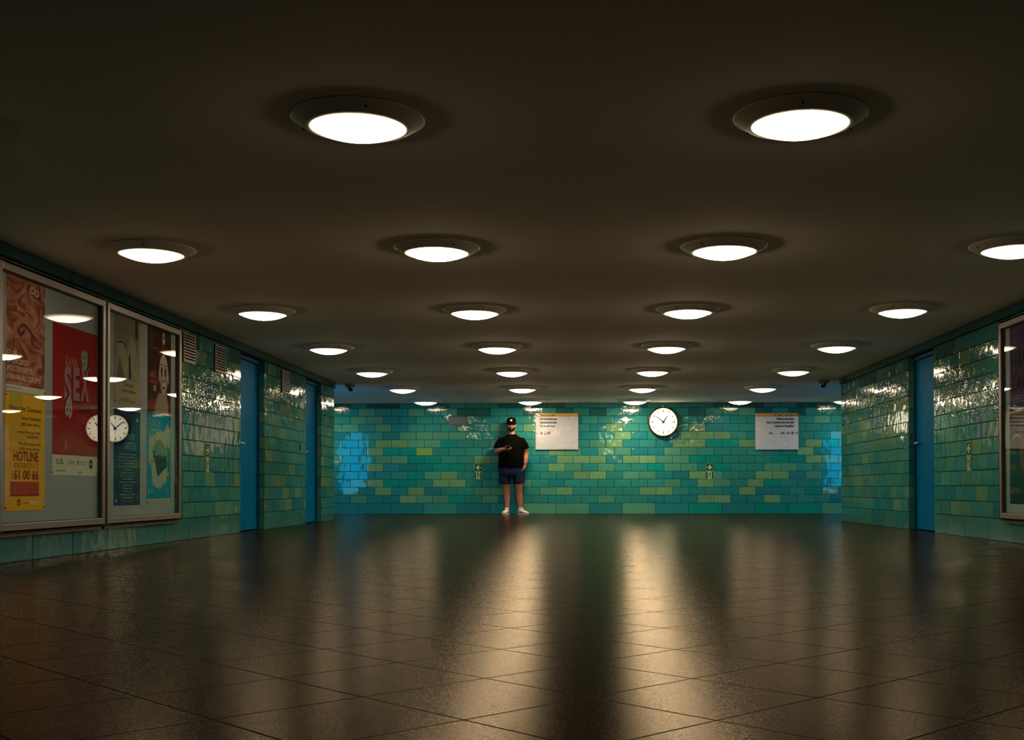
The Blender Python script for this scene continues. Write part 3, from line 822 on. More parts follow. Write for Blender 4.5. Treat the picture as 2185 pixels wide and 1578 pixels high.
leaf(.535, .900, 1.0, .10, True); leaf(.265, .500, 1.0, PI - .15, False)
obj('smiling_leaf_shapes', bm, [mat('leaf_grey_rose', srgb(182, 156, 148), .5), mat('leaf_grey_green', srgb(150, 156, 138), .5), bpy.data.materials['print_darkred']], o, recalc=False)
bm = bmesh.new()
text(bm, 'ILSE.', .07, .085, .035, .12, z=.0016, bold=.01); text(bm, 'Cosy', .27, .085, .030, .09, z=.0016); text(bm, 'Bundesinitiative', .45, .098, .012, .16, z=.0016)
text(bm, 'der Kliniken', .45, .080, .012, .12, z=.0016); rect(bm, .42, .435, .080, .110, .0016); rect(bm, .07, .22, .030, .035, .0016); rect(bm, .42, .51, .022, .026, .0016); rect(bm, .42, .50, .013, .016, .0016)
ell(bm, w - .125, .09, .034, .038, .0016); obj('sponsor_marks', bm, mat('print_grey_ink', (.04, .04, .04), .5), o, recalc=False)
bm = bmesh.new(); text(bm, 'dah', w - .125, .082, .020, .045, 'CENTER', z=.0022); obj('sponsor_initials', bm, PAPER, o, recalc=False)

# 4 pale poster with grey figure
o, w, h = poster('pale_exhibition_poster', 'L', 9.415, 9.965, 1.205, 1.945, mat('poster_greige', srgb(164, 156, 134), .5), 'pale grey poster with a white draped figure, upper left in the farther case')
bm = bmesh.new(); rect(bm, .004, w - .03, .215, h - .004, .0015, 0)
poly(bm, [(.01, .225), (.06, .50), (.16, .515), (.22, .47), (.26, .42), (.33, .60), (.42, .55), (.50, .40), (.51, .225)], .0018, 1)
poly(bm, [(.03, .225), (.10, .40), (.20, .225)], .0020, 2); stroke(bm, [(.05, .505), (.15, .52), (.21, .50), (.24, .455)], .012, .0021, 3)
poly(bm, [(.29, .225), (.29, .42), (.32, .44), (.35, .225)], .0020, 3); stroke(bm, [(.43, .30), (.455, .46), (.45, .60)], .010, .0021, 2)
rect(bm, .43, .49, h - .16, h - .004, .0022, 3)
obj('printed_figure', bm, [mat('fig_ground', srgb(132, 128, 112), .5), mat('fig_white', srgb(156, 154, 136), .5), mat('fig_grey', srgb(104, 100, 90), .5), mat('fig_dark', srgb(58, 52, 42), .5)], o, recalc=False)
bm = bmesh.new(); text(bm, 'Linie', .09, h - .13, .045, .20, z=.0024, mi=0); text(bm, 'Die Linie', .20, .155, .034, .19, z=.0024, mi=1); text(bm, 'ihres Lebens', .15, .105, .030, .29, z=.0024, mi=1)
for i, (x, wd) in enumerate(((.19, .16), (.10, .34), (.08, .40))): rect(bm, x, x + wd, .052 - i * .014, .056 - i * .014, .0024, 1)
obj('lettering', bm, [mat('print_olive', srgb(112, 104, 70), .5), mat('print_dark_grey', srgb(60, 56, 50), .5)], o, recalc=False)

# 5 navy programme poster
o, w, h = poster('navy_programme_poster', 'L', 9.405, 9.965, .360, 1.160, mat('poster_navy', srgb(30, 26, 66), .4, noise=(2.5, .25)), 'dark navy poster with centred list of lines, lower left in the farther case')
bm = bmesh.new(); Z = .0018
text(bm, 'WINTER', .44, h - .245, .050, .22, 'RIGHT', 0, Z); text(bm, 'GARTEN', .46, h - .330, .065, .26, 'RIGHT', 0, Z)
lines = ['Freitag Eintritt frei ab vierzehn', 'Samstag Lesung und Musik im', 'Konzert der Kammerorchester Berlin', 'Tanz und Theater', 'Sonntag Matinee mit Jazz und Wein', 'Filmabend', 'Orgel bei Kerzenlicht', 'Chor und Orchester', 'Liederabend', 'Gespr\u00e4che mit der Autorin', 'Kabarett', 'Puppenspiel', 'Festkonzert', 'Silvester im Palais', 'Ausklang']
wid = [.38, .39, .42, .26, .40, .18, .30, .31, .22, .36, .20, .19, .19, .31, .19]
for i, (t, wd) in enumerate(zip(lines, wid)):
    text(bm, t, w / 2 + .01, h - .375 - i * .0262, .0135, wd, 'CENTER', 1, Z, .01)
rect(bm, w - .085, w - .045, h - .085, h - .060, Z, 1); rect(bm, .03, .06, .030, .052, Z, 1); text(bm, 'tickets im vorverkauf', w / 2, .030, .010, .23, 'CENTER', 1, Z)
rect(bm, 0, w, .012, .015, Z, 2)
obj('lettering', bm, [mat('print_slate', srgb(118, 124, 150), .5), mat('print_light_slate', srgb(150, 150, 172), .5), mat('print_line', srgb(84, 84, 110), .5)], o, recalc=False)

# 6 dark red poster with a white painted face
o, w, h = poster('clown_face_poster', 'L', 10.133, 10.708, 1.178, 1.962, mat('poster_maroon', srgb(58, 20, 20), .4, noise=(2, .2)), 'dark red theatre poster with a pale painted face, upper right in the farther case')
bm = bmesh.new(); Z = .0016
poly(bm, [(.30, .50), (.34, .63), (.38, .70), (.43, .62), (.46, .50)], Z, 3)
ell(bm, .385, .695, .035, .055, Z + .0004, 5); ell(bm, .385, .70, .014, .02, Z + .0008, 4)
poly(bm, [(.0, .002), (.0, .10), (.12, .13), (.20, .10), (.50, .10), (w - .005, .14), (w - .005, .002)], Z, 2)
poly(bm, [(.16, .0), (.20, .12), (.27, .19), (.45, .19), (.50, .10), (.50, .0)], Z + .0004, 6)
ell(bm, .385, .375, .112, .175, Z + .0008, 0); ell(bm, .505, .33, .018, .05, Z + .0006, 1); ell(bm, .272, .34, .014, .04, Z + .0006, 1)
ell(bm, .385, .27, .085, .105, Z + .0010, 1); poly(bm, [(.33, .24), (.385, .17), (.44, .24), (.41, .34), (.36, .34)], Z + .0012, 0)
ell(bm, .335, .385, .026, .045, Z + .0014, 4); ell(bm, .430, .385, .026, .045, Z + .0014, 4); ell(bm, .335, .378, .012, .014, Z + .0018, 7); ell(bm, .430, .378, .012, .014, Z + .0018, 7)
stroke(bm, [(.30, .445), (.34, .455), (.365, .435)], .009, Z + .0016, 4); stroke(bm, [(.405, .435), (.43, .455), (.465, .445)], .009, Z + .0016, 4)
poly(bm, [(.375, .40), (.395, .40), (.41, .315), (.385, .30), (.36, .315)], Z + .0018, 5); ell(bm, .385, .305, .022, .010, Z + .0020, 4)
ell(bm, .385, .243, .026, .013, Z + .0020, 4); stroke(bm, [(.34, .20), (.30, .30)], .006, Z + .0014, 4)
rect(bm, .05, .26, .26, .30, Z, 2)
obj('printed_face', bm, [mat('face_white', srgb(172, 160, 158), .5), mat('face_grey', srgb(140, 124, 124), .5), mat('face_red', srgb(124, 16, 18), .5), mat('face_cone', srgb(110, 30, 18), .5), mat('face_black', srgb(30, 20, 20), .5), mat('face_cream', srgb(188, 168, 140), .5), mat('face_ruff', srgb(140, 128, 112), .5), mat('face_iris', srgb(110, 110, 100), .4)], o, recalc=False)
bm = bmesh.new(); Z = .0020
for i in range(8): rect(bm, .03, .03 + (.22 if i == 0 else .28 if i == 6 else .10 - .02 * (i % 2)), h - .08 - i * .020, h - .076 - i * .020, Z, 0)
text(bm, 'ARS', .05, .315, .055, .14, z=Z + .0005, mi=1, bold=.02); text(bm, 'CIRCUS', .05, .262, .035, .16, z=Z + .0005, mi=1, bold=.01)
rect(bm, .14, .20, .20, .25, Z, 2); text(bm, '23', .147, .21, .026, .045, z=Z + .0004, mi=3)
obj('lettering', bm, [mat('print_grey_rose', srgb(130, 104, 100), .5), mat('print_orange', srgb(176, 84, 36), .5), mat('print_badge', srgb(170, 150, 140), .5), bpy.data.materials['face_black']], o, recalc=False)

# 7 blue poster
o, w, h = poster('blue_brush_poster', 'L', 10.120, 10.712, .355, 1.176, mat('poster_offwhite', srgb(158, 162, 146), .5), 'bright blue poster with white brush strokes and tilted photo, lower right in the farther case')
bm = bmesh.new(); Z = .0015
rect(bm, .002, w - .002, .055, h - .002, Z, 0)
rnd = random.Random(3)
def rough_poly(pts, amp, z, mi, n=7):
    out = []
    for i in range(len(pts)):
        a, b_ = pts[i], pts[(i + 1) % len(pts)]
        for k in range(n):
            t = k / n; out.append((a[0] + (b_[0] - a[0]) * t + rnd.uniform(-amp, amp), a[1] + (b_[1] - a[1]) * t + rnd.uniform(-amp, amp)))
    c = (sum(p[0] for p in out) / len(out), sum(p[1] for p in out) / len(out))
    vc = bm.verts.new((c[0], c[1], z)); vv = [bm.verts.new((p[0], p[1], z)) for p in out]
    for i in range(len(vv)):
        f = bm.faces.new((vc, vv[i], vv[(i + 1) % len(vv)])); f.material_index = mi; f.normal_update()
        if f.normal.z < 0: f.normal_flip()
rough_poly([(.42, .50), (.47, .74), (.58, .70), (.56, .48)], .012, Z + .0004, 1)
rough_poly([(.04, .60), (.30, .66), (.50, .70), (.54, .45), (.52, .28), (.32, .14), (.14, .18), (.10, .36), (.03, .38)], .016, Z + .0006, 1)
rough_poly([(.48, .55), (.57, .50), (.56, .28), (.50, .30)], .006, Z + .0008, 2)
poly(bm, [(.12, .50), (.46, .62), (.50, .33), (.25, .235)], Z + .0012, 1)
poly(bm, [(.13, .485), (.22, .535), (.34, .52), (.475, .44), (.485, .35), (.255, .25)], Z + .0015, 3)
poly(bm, [(.14, .50), (.20, .55), (.30, .60), (.40, .56), (.46, .47), (.40, .43), (.30, .45), (.20, .44)], Z + .0018, 4)
for i in range(14):
    x = .15 + i * .024; y = .44 - .008 * i + .02 * math.sin(i * 2.1)
    poly(bm, [(x - .010, y - .02), (x + .010, y - .02), (x + .004, y + .045)], Z + .0021, 3)
for (a, b_) in (((.17, .585), (.31, .555)), ((.37, .545), (.50, .50))):
    stroke(bm, [a, b_], .004, Z + .0023, 5)
    for k in range(6):
        t = (k + .5) / 6; x, y = a[0] + (b_[0] - a[0]) * t, a[1] + (b_[1] - a[1]) * t
        poly(bm, [(x - .009, y), (x + .009, y), (x, y - .024)], Z + .0024, 5)
rough_poly([(.39, .24), (.41, .28), (.46, .27), (.47, .22), (.44, .18), (.40, .20)], .006, Z + .0026, 6, 3)
obj('printed_picture', bm, [mat('poster_cyan', srgb(4, 132, 168), .45, noise=(5, .15)), mat('brush_white', srgb(156, 160, 148), .5), mat('brush_green', srgb(30, 110, 100), .5), mat('photo_dark', srgb(34, 36, 34), .5, noise=(30, .4)), mat('photo_sky', srgb(84, 130, 122), .5, noise=(10, .2)), mat('pennant_red', srgb(150, 48, 48), .5), mat('blob_yellow', srgb(176, 178, 50), .5)], o, recalc=False)
bm = bmesh.new(); Z = .0045
text(bm, 'DURCH', .02, h - .115, .062, .29, z=Z, bold=0); text(bm, 'L\u00dcFTEN', .02, h - .205, .062, .29, z=Z, bold=0, mi=1)
rect(bm, .03, .06, .100, .145, Z, 0); text(bm, 'Kultur', .085, .130, .014, .08, z=Z); text(bm, 'forum', .085, .105, .014, .07, z=Z)
for i in range(4): rect(bm, .43, .53 - (i % 2) * .02, .145 - i * .017, .148 - i * .017, Z, 0)
obj('lettering', bm, [mat('print_pale_blue', srgb(150, 176, 168), .5), mat('print_yellow_green', srgb(176, 186, 110), .5)], o, recalc=False)
bm = bmesh.new()
for i in range(3): rect(bm, .20 + i * .08, .24 + i * .08, .025, .029, .0016)
rect(bm, .06, .50, -.002 + .010, .012, .0016); obj('credit_marks', bm, mat('print_thin_grey', srgb(110, 108, 100), .5), o, recalc=False)

# 8, 9 posters in the right case
o, w, h = poster('purple_concert_poster', 'R', 10.475, 9.89, 1.180, 1.965, mat('poster_purple', srgb(66, 50, 92), .4, noise=(2, .15)), 'purple concert poster at the right edge, upper one in the right wall case')
bm = bmesh.new(); Z = .0018
text(bm, 'MUSIC', .06, h - .085, .030, .13, z=Z, mi=1); text(bm, 'THE BEST', .06, h - .145, .016, .13, z=Z, mi=1); text(bm, 'LIVE', .06, h - .185, .028, .09, z=Z, mi=1)
text(bm, 'HANS', .03, .345, .175, .52, z=Z, mi=0, bold=.02); text(bm, 'ZIMMER', .03, .175, .150, .54, z=Z, mi=0, bold=.02)
for i in range(3): rect(bm, .04, .45, .125 - i * .026, .133 - i * .026, Z, 1)
obj('lettering', bm, [mat('print_black_purple', srgb(34, 26, 48), .5), mat('print_grey_purple', srgb(112, 92, 132), .5)], o, recalc=False)
o, w, h = poster('dark_stage_poster', 'R', 10.490, 9.90, .352, 1.168, mat('poster_black', srgb(24, 22, 22), .4, noise=(3, .3)), 'black poster at the right edge, lower one in the right wall case')
bm = bmesh.new(); Z = .0016
ell(bm, .30, .45, .07, .17, Z, 0, .2); ell(bm, .25, .62, .05, .06, Z, 0); stroke(bm, [(.08, .58), (.16, .62), (.24, .60)], .016, Z + .0004, 1); rect(bm, .20, .45, .70, .72, Z, 2)
obj('printed_picture', bm, [mat('stage_amber', srgb(92, 48, 20), .5), mat('stage_white', srgb(150, 140, 130), .5), mat('stage_grey', srgb(60, 56, 56), .5)], o, recalc=False)
bm = bmesh.new(); text(bm, 'EMIL', .03, .095, .055, .22, z=.0020); obj('lettering', bm, mat('print_bronze', srgb(92, 74, 62), .5), o, recalc=False)

for _o in [x for x in bpy.data.objects if x.get('category') == 'poster']:
    for _q in [_o] + list(_o.children):
        for _m in _q.data.materials:
            _m.node_tree.nodes['Principled BSDF'].inputs['IOR'].default_value = 1.08
            _m.node_tree.nodes['Principled BSDF'].inputs['Roughness'].default_value = .65
M_BACK.node_tree.nodes['Principled BSDF'].inputs['IOR'].default_value = 1.15

# ------------------------------------------------------------------ blue backlit panels in the side passages (seen reflected in the far tiles)
M_BLUE = mat('blue_backlit_panel', (.02, .2, .4), .4, emis=(.0, .48, 1.0), estr=BLUE_POWER)
for x0, x1, y, lab in ((-5.70, -5.04, YCL, 'tall blue backlit panel in the left side passage, reflected in the far tiles'),
                       (5.68, 6.45, YCR, 'tall blue backlit panel in the right side passage, reflected in the far tiles')):
    root = empty('backlit_panel', (x0, y + .006, .45)); tag(root, lab, 'display', 'blue backlit panels in the side passages')
    w = x1 - x0; hh = 1.34; bm = bmesh.new()
    for a in ((0, w, 0, .03), (0, w, hh - .03, hh), (0, .03, .03, hh - .03), (w - .03, w, .03, hh - .03)): box(bm, a[0], a[1], 0, .08, a[2], a[3])
    obj('panel_frame', bm, M_DARK, root)
    bm = bmesh.new(); box(bm, .03, w - .03, .01, .06, .03, hh - .03); obj('lit_screen', bm, M_BLUE, root)

# ------------------------------------------------------------------ the standing man
from mathutils import noise as mnoise
def ellipsoid(bm, c, r, rot=(0, 0, 0), sub=3):
    M = Matrix.Translation(c) @ Euler(rot).to_matrix().to_4x4() @ Matrix.Diagonal((*r, 1))
    return bmesh.ops.create_icosphere(bm, subdivisions=sub, radius=1, matrix=M)['verts']
def limb(bm, pts, radii, seg=20, ends=True):
    """closed tapered tube; radius is a number or (sideways, front-back)"""
    P = [Vector(p) for p in pts]; rad = [(r, r) if isinstance(r, (int, float)) else r for r in radii]
    rings = []
    for i, p in enumerate(P):
        t = ((P[min(i + 1, len(P) - 1)] - P[max(i - 1, 0)])).normalized()
        ref = Vector((0, 1, 0)) if abs(t.y) < .8 else Vector((0, 0, 1))
        s = t.cross(ref).normalized(); f = s.cross(t).normalized()
        rings.append([bm.verts.new(p + s * math.cos(2 * PI * k / seg) * rad[i][0] + f * math.sin(2 * PI * k / seg) * rad[i][1]) for k in range(seg)])
    for a, b_ in zip(rings, rings[1:]):
        for k in range(seg): bm.faces.new((a[k], a[(k + 1) % seg], b_[(k + 1) % seg], b_[k]))
    bm.faces.new(rings[0][::-1]); bm.faces.new(rings[-1])
    if ends:
        for i in (0, -1):
            m = min(rad[i]); ellipsoid(bm, P[i], (m * .99,) * 3, sub=2)
def fused(name, bm, m, parent, voxel=.006, smooth=4, wrinkle=0, wscale=14):
    bmesh.ops.recalc_face_normals(bm, faces=bm.faces)
    me = bpy.data.meshes.new(name); bm.to_mesh(me); bm.free()
    t = bpy.data.objects.new('t', me); COL.objects.link(t)
    r = t.modifiers.new('r', 'REMESH'); r.mode = 'VOXEL'; r.voxel_size = voxel
    s = t.modifiers.new('s', 'SMOOTH'); s.factor = .5; s.iterations = smooth
    dg = bpy.context.evaluated_depsgraph_get()
    me2 = bpy.data.meshes.new_from_object(t.evaluated_get(dg)); bpy.data.objects.remove(t); bpy.data.meshes.remove(me)
    if wrinkle:
        for v in me2.vertices:
            q = Vector((v.co.x * wscale, v.co.y * wscale, v.co.z * wscale * .45))
            v.co += Vector(v.normal) * wrinkle * mnoise.noise(q)
    me2.name = name; me2.materials.clear(); me2.materials.append(m)
    for p in me2.polygons: p.use_smooth = True; p.material_index = 0
    o = bpy.data.objects.new(name, me2); COL.objects.link(o); o.parent = parent
    return o
man = empty('person', (-1.383, 22.10, 0))
tag(man, 'man in black cap, black T-shirt and navy shorts standing by the far wall', 'person')
M_SKIN = mat('skin', (.40, .165, .105), .55, spec=.25, noise=(18, .06)); M_SKIN.node_tree.nodes['Principled BSDF'].inputs['Subsurface Weight'].default_value = .05
bm = bmesh.new()
# head, face and neck
ellipsoid(bm, (0, .012, 1.745), (.080, .098, .092)); ellipsoid(bm, (0, -.018, 1.685), (.073, .084, .098)); ellipsoid(bm, (0, -.030, 1.635), (.060, .062, .050))
ellipsoid(bm, (0, -.078, 1.610), (.028, .022, .020)); ellipsoid(bm, (0, -.098, 1.690), (.011, .018, .032), (-.25, 0, 0)); ellipsoid(bm, (0, -.112, 1.668), (.016, .016, .012))
for s in (-1, 1):
    ellipsoid(bm, (s * .013, -.102, 1.665), (.009, .011, .008)); ellipsoid(bm, (s * .030, -.090, 1.718), (.026, .013, .009)); ellipsoid(bm, (s * .042, -.074, 1.672), (.022, .018, .020))
    ellipsoid(bm, (s * .078, .008, 1.685), (.010, .022, .033), (0, 0, s * .3)); ellipsoid(bm, (s * .082, .012, 1.698), (.009, .020, .016))
ellipsoid(bm, (0, -.094, 1.644), (.025, .011, .0055)); ellipsoid(bm, (0, -.092, 1.634), (.022, .011, .006))
limb(bm, [(0, .025, 1.66), (0, .018, 1.58), (0, .012, 1.50)], [.058, .060, .075])
# trunk
limb(bm, [(0, .01, .86), (0, 0, .96), (0, -.015, 1.08), (0, -.005, 1.24), (0, .005, 1.38), (0, .01, 1.45), (0, .012, 1.51)],
     [(.190, .125), (.205, .140), (.210, .145), (.195, .125), (.190, .105), (.135, .078), (.065, .058)], 32)
# legs
limb(bm, [(-.105, 0, .88), (-.108, -.005, .70), (-.094, -.005, .52), (-.085, .0, .44), (-.083, .018, .34), (-.083, .012, .22), (-.085, .010, .12), (-.086, .005, .06)],
     [.100, .088, .066, .058, .060, .046, .036, .036])
limb(bm, [(.105, 0, .88), (.128, -.005, .70), (.138, -.005, .52), (.146, .0, .44), (.150, .018, .34), (.158, .012, .22), (.168, .010, .12), (.170, .005, .06)],
     [.102, .092, .070, .062, .066, .050, .038, .036])
for x, s in ((-.088, -1), (.143, 1)): ellipsoid(bm, (x, -.040, .475), (.034, .022, .036))
# his right arm: elbow at the side, forearm raised in front of the belly
limb(bm, [(-.185, .01, 1.40), (-.235, .0, 1.31), (-.272, -.01, 1.215)], [.056, .054, .048])
limb(bm, [(-.280, -.01, 1.212), (-.235, -.085, 1.215), (-.175, -.175, 1.228), (-.128, -.240, 1.238)], [.048, .049, .040, .029])
# his left arm hanging, hand in the pocket
limb(bm, [(.185, .01, 1.40), (.235, .01, 1.31), (.272, .012, 1.20), (.278, .010, 1.13)], [.056, .054, .050, .045])
limb(bm, [(.280, .010, 1.13), (.277, -.010, 1.07), (.268, -.035, .99), (.262, -.050, .935)], [.045, .048, .038, .029])
limb(bm, [(.262, -.050, .935), (.246, -.060, .89), (.224, -.056, .850)], [(.024, .030), (.022, .042), (.018, .042)], ends=False)
for i, (dy, L_) in enumerate(((-.030, .075), (-.010, .085), (.010, .080), (.029, .062))):
    limb(bm, [(.226, -.056 + dy, .860), (.208, -.054 + dy, .860 - L_ * .55), (.188, -.050 + dy, .860 - L_)], [.0095, .009, .0075], 10)
limb(bm, [(.256, -.068, .925), (.256, -.094, .900), (.246, -.104, .872)], [.014, .011, .009], 10)
# his right hand, palm up under the phone
Lx = Vector((.22, -.86, .42)).normalized(); Wd = Vector((.93, .22, .0)); Wd = (Wd - Lx * Wd.dot(Lx)).normalized(); Nn = Wd.cross(Lx).normalized()
if Nn.z < 0: Nn = -Nn
PC = Vector((-.072, -.278, 1.236))
def hp_(w_, l_, n_): return PC + Wd * w_ + Lx * l_ + Nn * n_
ring = []
M = Matrix((Wd, Lx, Nn)).transposed().to_4x4()
def oriented(c, r):
    bmesh.ops.create_icosphere(bm, subdivisions=3, radius=1, matrix=Matrix.Translation(c) @ M @ Matrix.Diagonal((*r, 1)))
oriented(hp_(-.002, 0, -.002), (.046, .041, .0135)); oriented(hp_(-.024, -.012, .0), (.028, .026, .016)); oriented(hp_(.026, 0, -.004), (.020, .041, .011))
limb(bm, [(-.128, -.240, 1.238), hp_(-.034, 0, -.002)], [.028, (.028, .022)])
for i, (l_, ln) in enumerate(((.031, .9), (.0105, 1.0), (-.0105, .95), (-.031, .78))):
    limb(bm, [hp_(.030, l_, -.004), hp_(.030 + .030 * ln, l_ + .002, -.004), hp_(.036 + .042 * ln, l_ + .004, .012 * ln + .002), hp_(.034 + .040 * ln, l_ + .005, .027 * ln)], [.0100, .0093, .0085, .0070], 10)
limb(bm, [hp_(-.030, .010, .004), hp_(-.038, .034, .018), hp_(-.026, .052, .030), hp_(-.006, .064, .033)], [.0140, .0120, .0100, .0085], 10)
fused('body', bm, M_SKIN, man, .0045, 3)
# eyes and brows
for s in (-1, 1):
    bm = bmesh.new(); ellipsoid(bm, (s * .029, -.0925, 1.699), (.0105, .009, .0075))
    for f in bm.faces:
        c = f.calc_center_median(); f.material_index = 1 if (c.x - s * .029) ** 2 + (c.z - 1.699) ** 2 < .0045 ** 2 and c.y < -.0925 else 0
    obj('eye', bm, [mat('eye_white', (.32, .27, .24), .4), mat('eye_iris', (.04, .025, .015), .2)], man, smooth=True)  # eye white darkened, shade of the cap brim put into its colour
    bm = bmesh.new(); limb(bm, [(s * .014, -.104, 1.717), (s * .030, -.104, 1.722), (s * .046, -.094, 1.717)], [.0045, .005, .003], 8); obj('eyebrow', bm, mat('hair_dark', (.025, .015, .010), .8), man, smooth=True)
# beard and moustache
bm = bmesh.new()
vs = ellipsoid(bm, (0, -.018, 1.685), (.0765, .088, .1015)); vs = ellipsoid(bm, (0, -.032, 1.635), (.0645, .067, .0545)); ellipsoid(bm, (0, -.080, 1.606), (.033, .028, .025))
fused_b = fused('beard', bm, mat('beard_hair', (.016, .009, .006), .9, ior=1.15, bump=(220, .8, .004)), man, .004, 2)
bmb = bmesh.new(); bmb.from_mesh(fused_b.data)
bmesh.ops.bisect_plane(bmb, geom=list(bmb.verts) + list(bmb.edges) + list(bmb.faces), plane_co=(0, -.09, 1.640), plane_no=Vector((0, -.62, 1)).normalized(), clear_outer=True)
bmesh.ops.bisect_plane(bmb, geom=list(bmb.verts) + list(bmb.edges) + list(bmb.faces), plane_co=(0, .004, 1.64), plane_no=Vector((0, 1, 0)), clear_outer=True)
bmesh.ops.holes_fill(bmb, edges=[e for e in bmb.edges if e.is_boundary], sides=0)
bmb.to_mesh(fused_b.data); bmb.free()
bm = bmesh.new(); limb(bm, [(-.032, -.086, 1.642), (-.016, -.101, 1.654), (0, -.105, 1.657), (.016, -.101, 1.654), (.032, -.086, 1.642)], [.004, .0065, .0055, .0065, .004], 10)
obj('moustache', bm, bpy.data.materials['beard_hair'], man, smooth=True)
# cap
M_CAP = mat('cap_black', (.003, .0025, .0025), .9, ior=1.1, bump=(300, .4, .001))
bm = bmesh.new()
prof = [(1.0, 0), (1.01, .22), (.985, .45), (.90, .68), (.74, .86), (.48, .965), (.22, .995), (0, 1.0)]
lathe(bm, prof, 40, cap0=True); bmesh.ops.transform(bm, matrix=Matrix.Translation((0, .008, 1.735)) @ Matrix.Diagonal((.0905, .108, .122, 1)), verts=bm.verts)
cap = obj('cap', bm, M_CAP, man, smooth=True)
bm = bmesh.new(); n = 14; rows = []
for j in range(5):
    t = j / 4; row = []
    for i in range(n + 1):
        a = math.radians(-62 + 124 * i / n); r = 1 + t * .62 * math.cos(a * 1.15) ** .7
        x = .089 * math.sin(a) * (1 + t * .06); y = .008 - .106 * math.cos(a) * r
        row.append((x, y, 1.742 - .010 * t - .028 * (x / .085) ** 2 * (.6 + .4 * t)))
    rows.append(row)
top = [[bm.verts.new((x, y, z + .0025)) for x, y, z in r] for r in rows]; bot = [[bm.verts.new((x, y, z - .0025)) for x, y, z in r] for r in rows]
for g, fl in ((top, 1), (bot, -1)):
    for j in range(4):
        for i in range(n): bm.faces.new((g[j][i], g[j][i + 1], g[j + 1][i + 1], g[j + 1][i])[::fl])
for i in range(n): bm.faces.new((top[-1][i], top[-1][i + 1], bot[-1][i + 1], bot[-1][i])); bm.faces.new((top[0][i], top[0][i + 1], bot[0][i + 1], bot[0][i]))
for j in range(4):
    for i in (0, n): bm.faces.new((top[j][i], top[j + 1][i], bot[j + 1][i], bot[j][i]))
obj('brim', bm, M_CAP, cap, smooth=True)
bm = bmesh.new(); ellipsoid(bm, (0, .008, 1.858), (.008, .008, .004), sub=2); obj('cap_button', bm, M_CAP, cap, smooth=True)
bm = bmesh.new(); text(bm, 'N', 0, 0, .034, .036, 'CENTER', z=0, bold=.01); text(bm, 'Y', .001, -.005, .042, .036, 'CENTER', z=.0008, bold=.01)
bmesh.ops.transform(bm, matrix=Matrix.Translation((0, -.1045, 1.776)) @ Matrix.Rotation(math.radians(90 - 10), 4, 'X'), verts=bm.verts)
for v in bm.verts: v.co.y += 4.2 * v.co.x ** 2
obj('cap_monogram', bm, mat('thread_white', (.8, .78, .74), .6), cap, recalc=False)
# T-shirt
M_TEE = mat('tshirt_black', (.0022, .0022, .0025), .95, ior=1.1, bump=(400, .3, .0008))
bm = bmesh.new()
limb(bm, [(.003, 0, .893), (.003, -.003, .93), (0, -.010, 1.02), (0, -.018, 1.12), (0, -.012, 1.24), (0, .0, 1.36), (0, .006, 1.44), (0, .010, 1.49), (0, .012, 1.530)],
     [(.254, .168), (.252, .170), (.246, .172), (.240, .172), (.232, .160), (.228, .142), (.206, .120), (.146, .094), (.082, .076)], 48, ends=False)
limb(bm, [(-.13, .01, 1.440), (-.192, .008, 1.405), (-.240, .0, 1.33), (-.264, -.008, 1.252)], [(.055, .075), (.070, .085), (.080, .088), (.088, .092)], 28, ends=False)
limb(bm, [(.13, .01, 1.440), (.192, .008, 1.405), (.240, .005, 1.33), (.262, .008, 1.242)], [(.055, .075), (.070, .085), (.080, .088), (.086, .090)], 28, ends=False)
fused('tshirt', bm, M_TEE, man, .007, 4, wrinkle=.012, wscale=11)
bm = bmesh.new(); bmesh.ops.create_circle(bm, segments=4, radius=1); bm.clear()
ringp = [(.073 * math.cos(a), .010 + .070 * math.sin(a), 1.529 + .012 * math.sin(a)) for a in [2 * PI * k / 32 for k in range(33)]]
limb(bm, ringp, [.007] * 33, 8, ends=False); obj('tshirt_collar', bm, M_TEE, man, smooth=True)
# shorts
M_SHORTS = mat('shorts_navy', (.010, .018, .045), .9, ior=1.12, bump=(350, .3, .0008))
bm = bmesh.new()
limb(bm, [(0, .0, .935), (0, .0, .88), (0, .0, .78), (.005, .0, .72)], [(.225, .155), (.242, .162), (.250, .160), (.235, .140)], 40, ends=False)
limb(bm, [(-.115, 0, .84), (-.122, 0, .72), (-.127, 0, .583)], [(.112, .135), (.112, .128), (.108, .124)], 32, ends=False)
limb(bm, [(.120, 0, .84), (.132, 0, .72), (.147, 0, .587)], [(.112, .135), (.114, .128), (.114, .124)], 32, ends=False)
fused('shorts', bm, M_SHORTS, man, .007, 3, wrinkle=.010, wscale=13)
# wristband
bm = bmesh.new(); rp = []
for k in range(25):
    a = 2 * PI * k / 24; rp.append((.2635 + .036 * math.cos(a), -.045 + .036 * math.sin(a), .962 + .010 * math.cos(a)))
limb(bm, rp, [(.005, .005)] * 25, 8, ends=False); obj('wristband', bm, mat('band_black', (.01, .01, .01), .5), man, smooth=True)
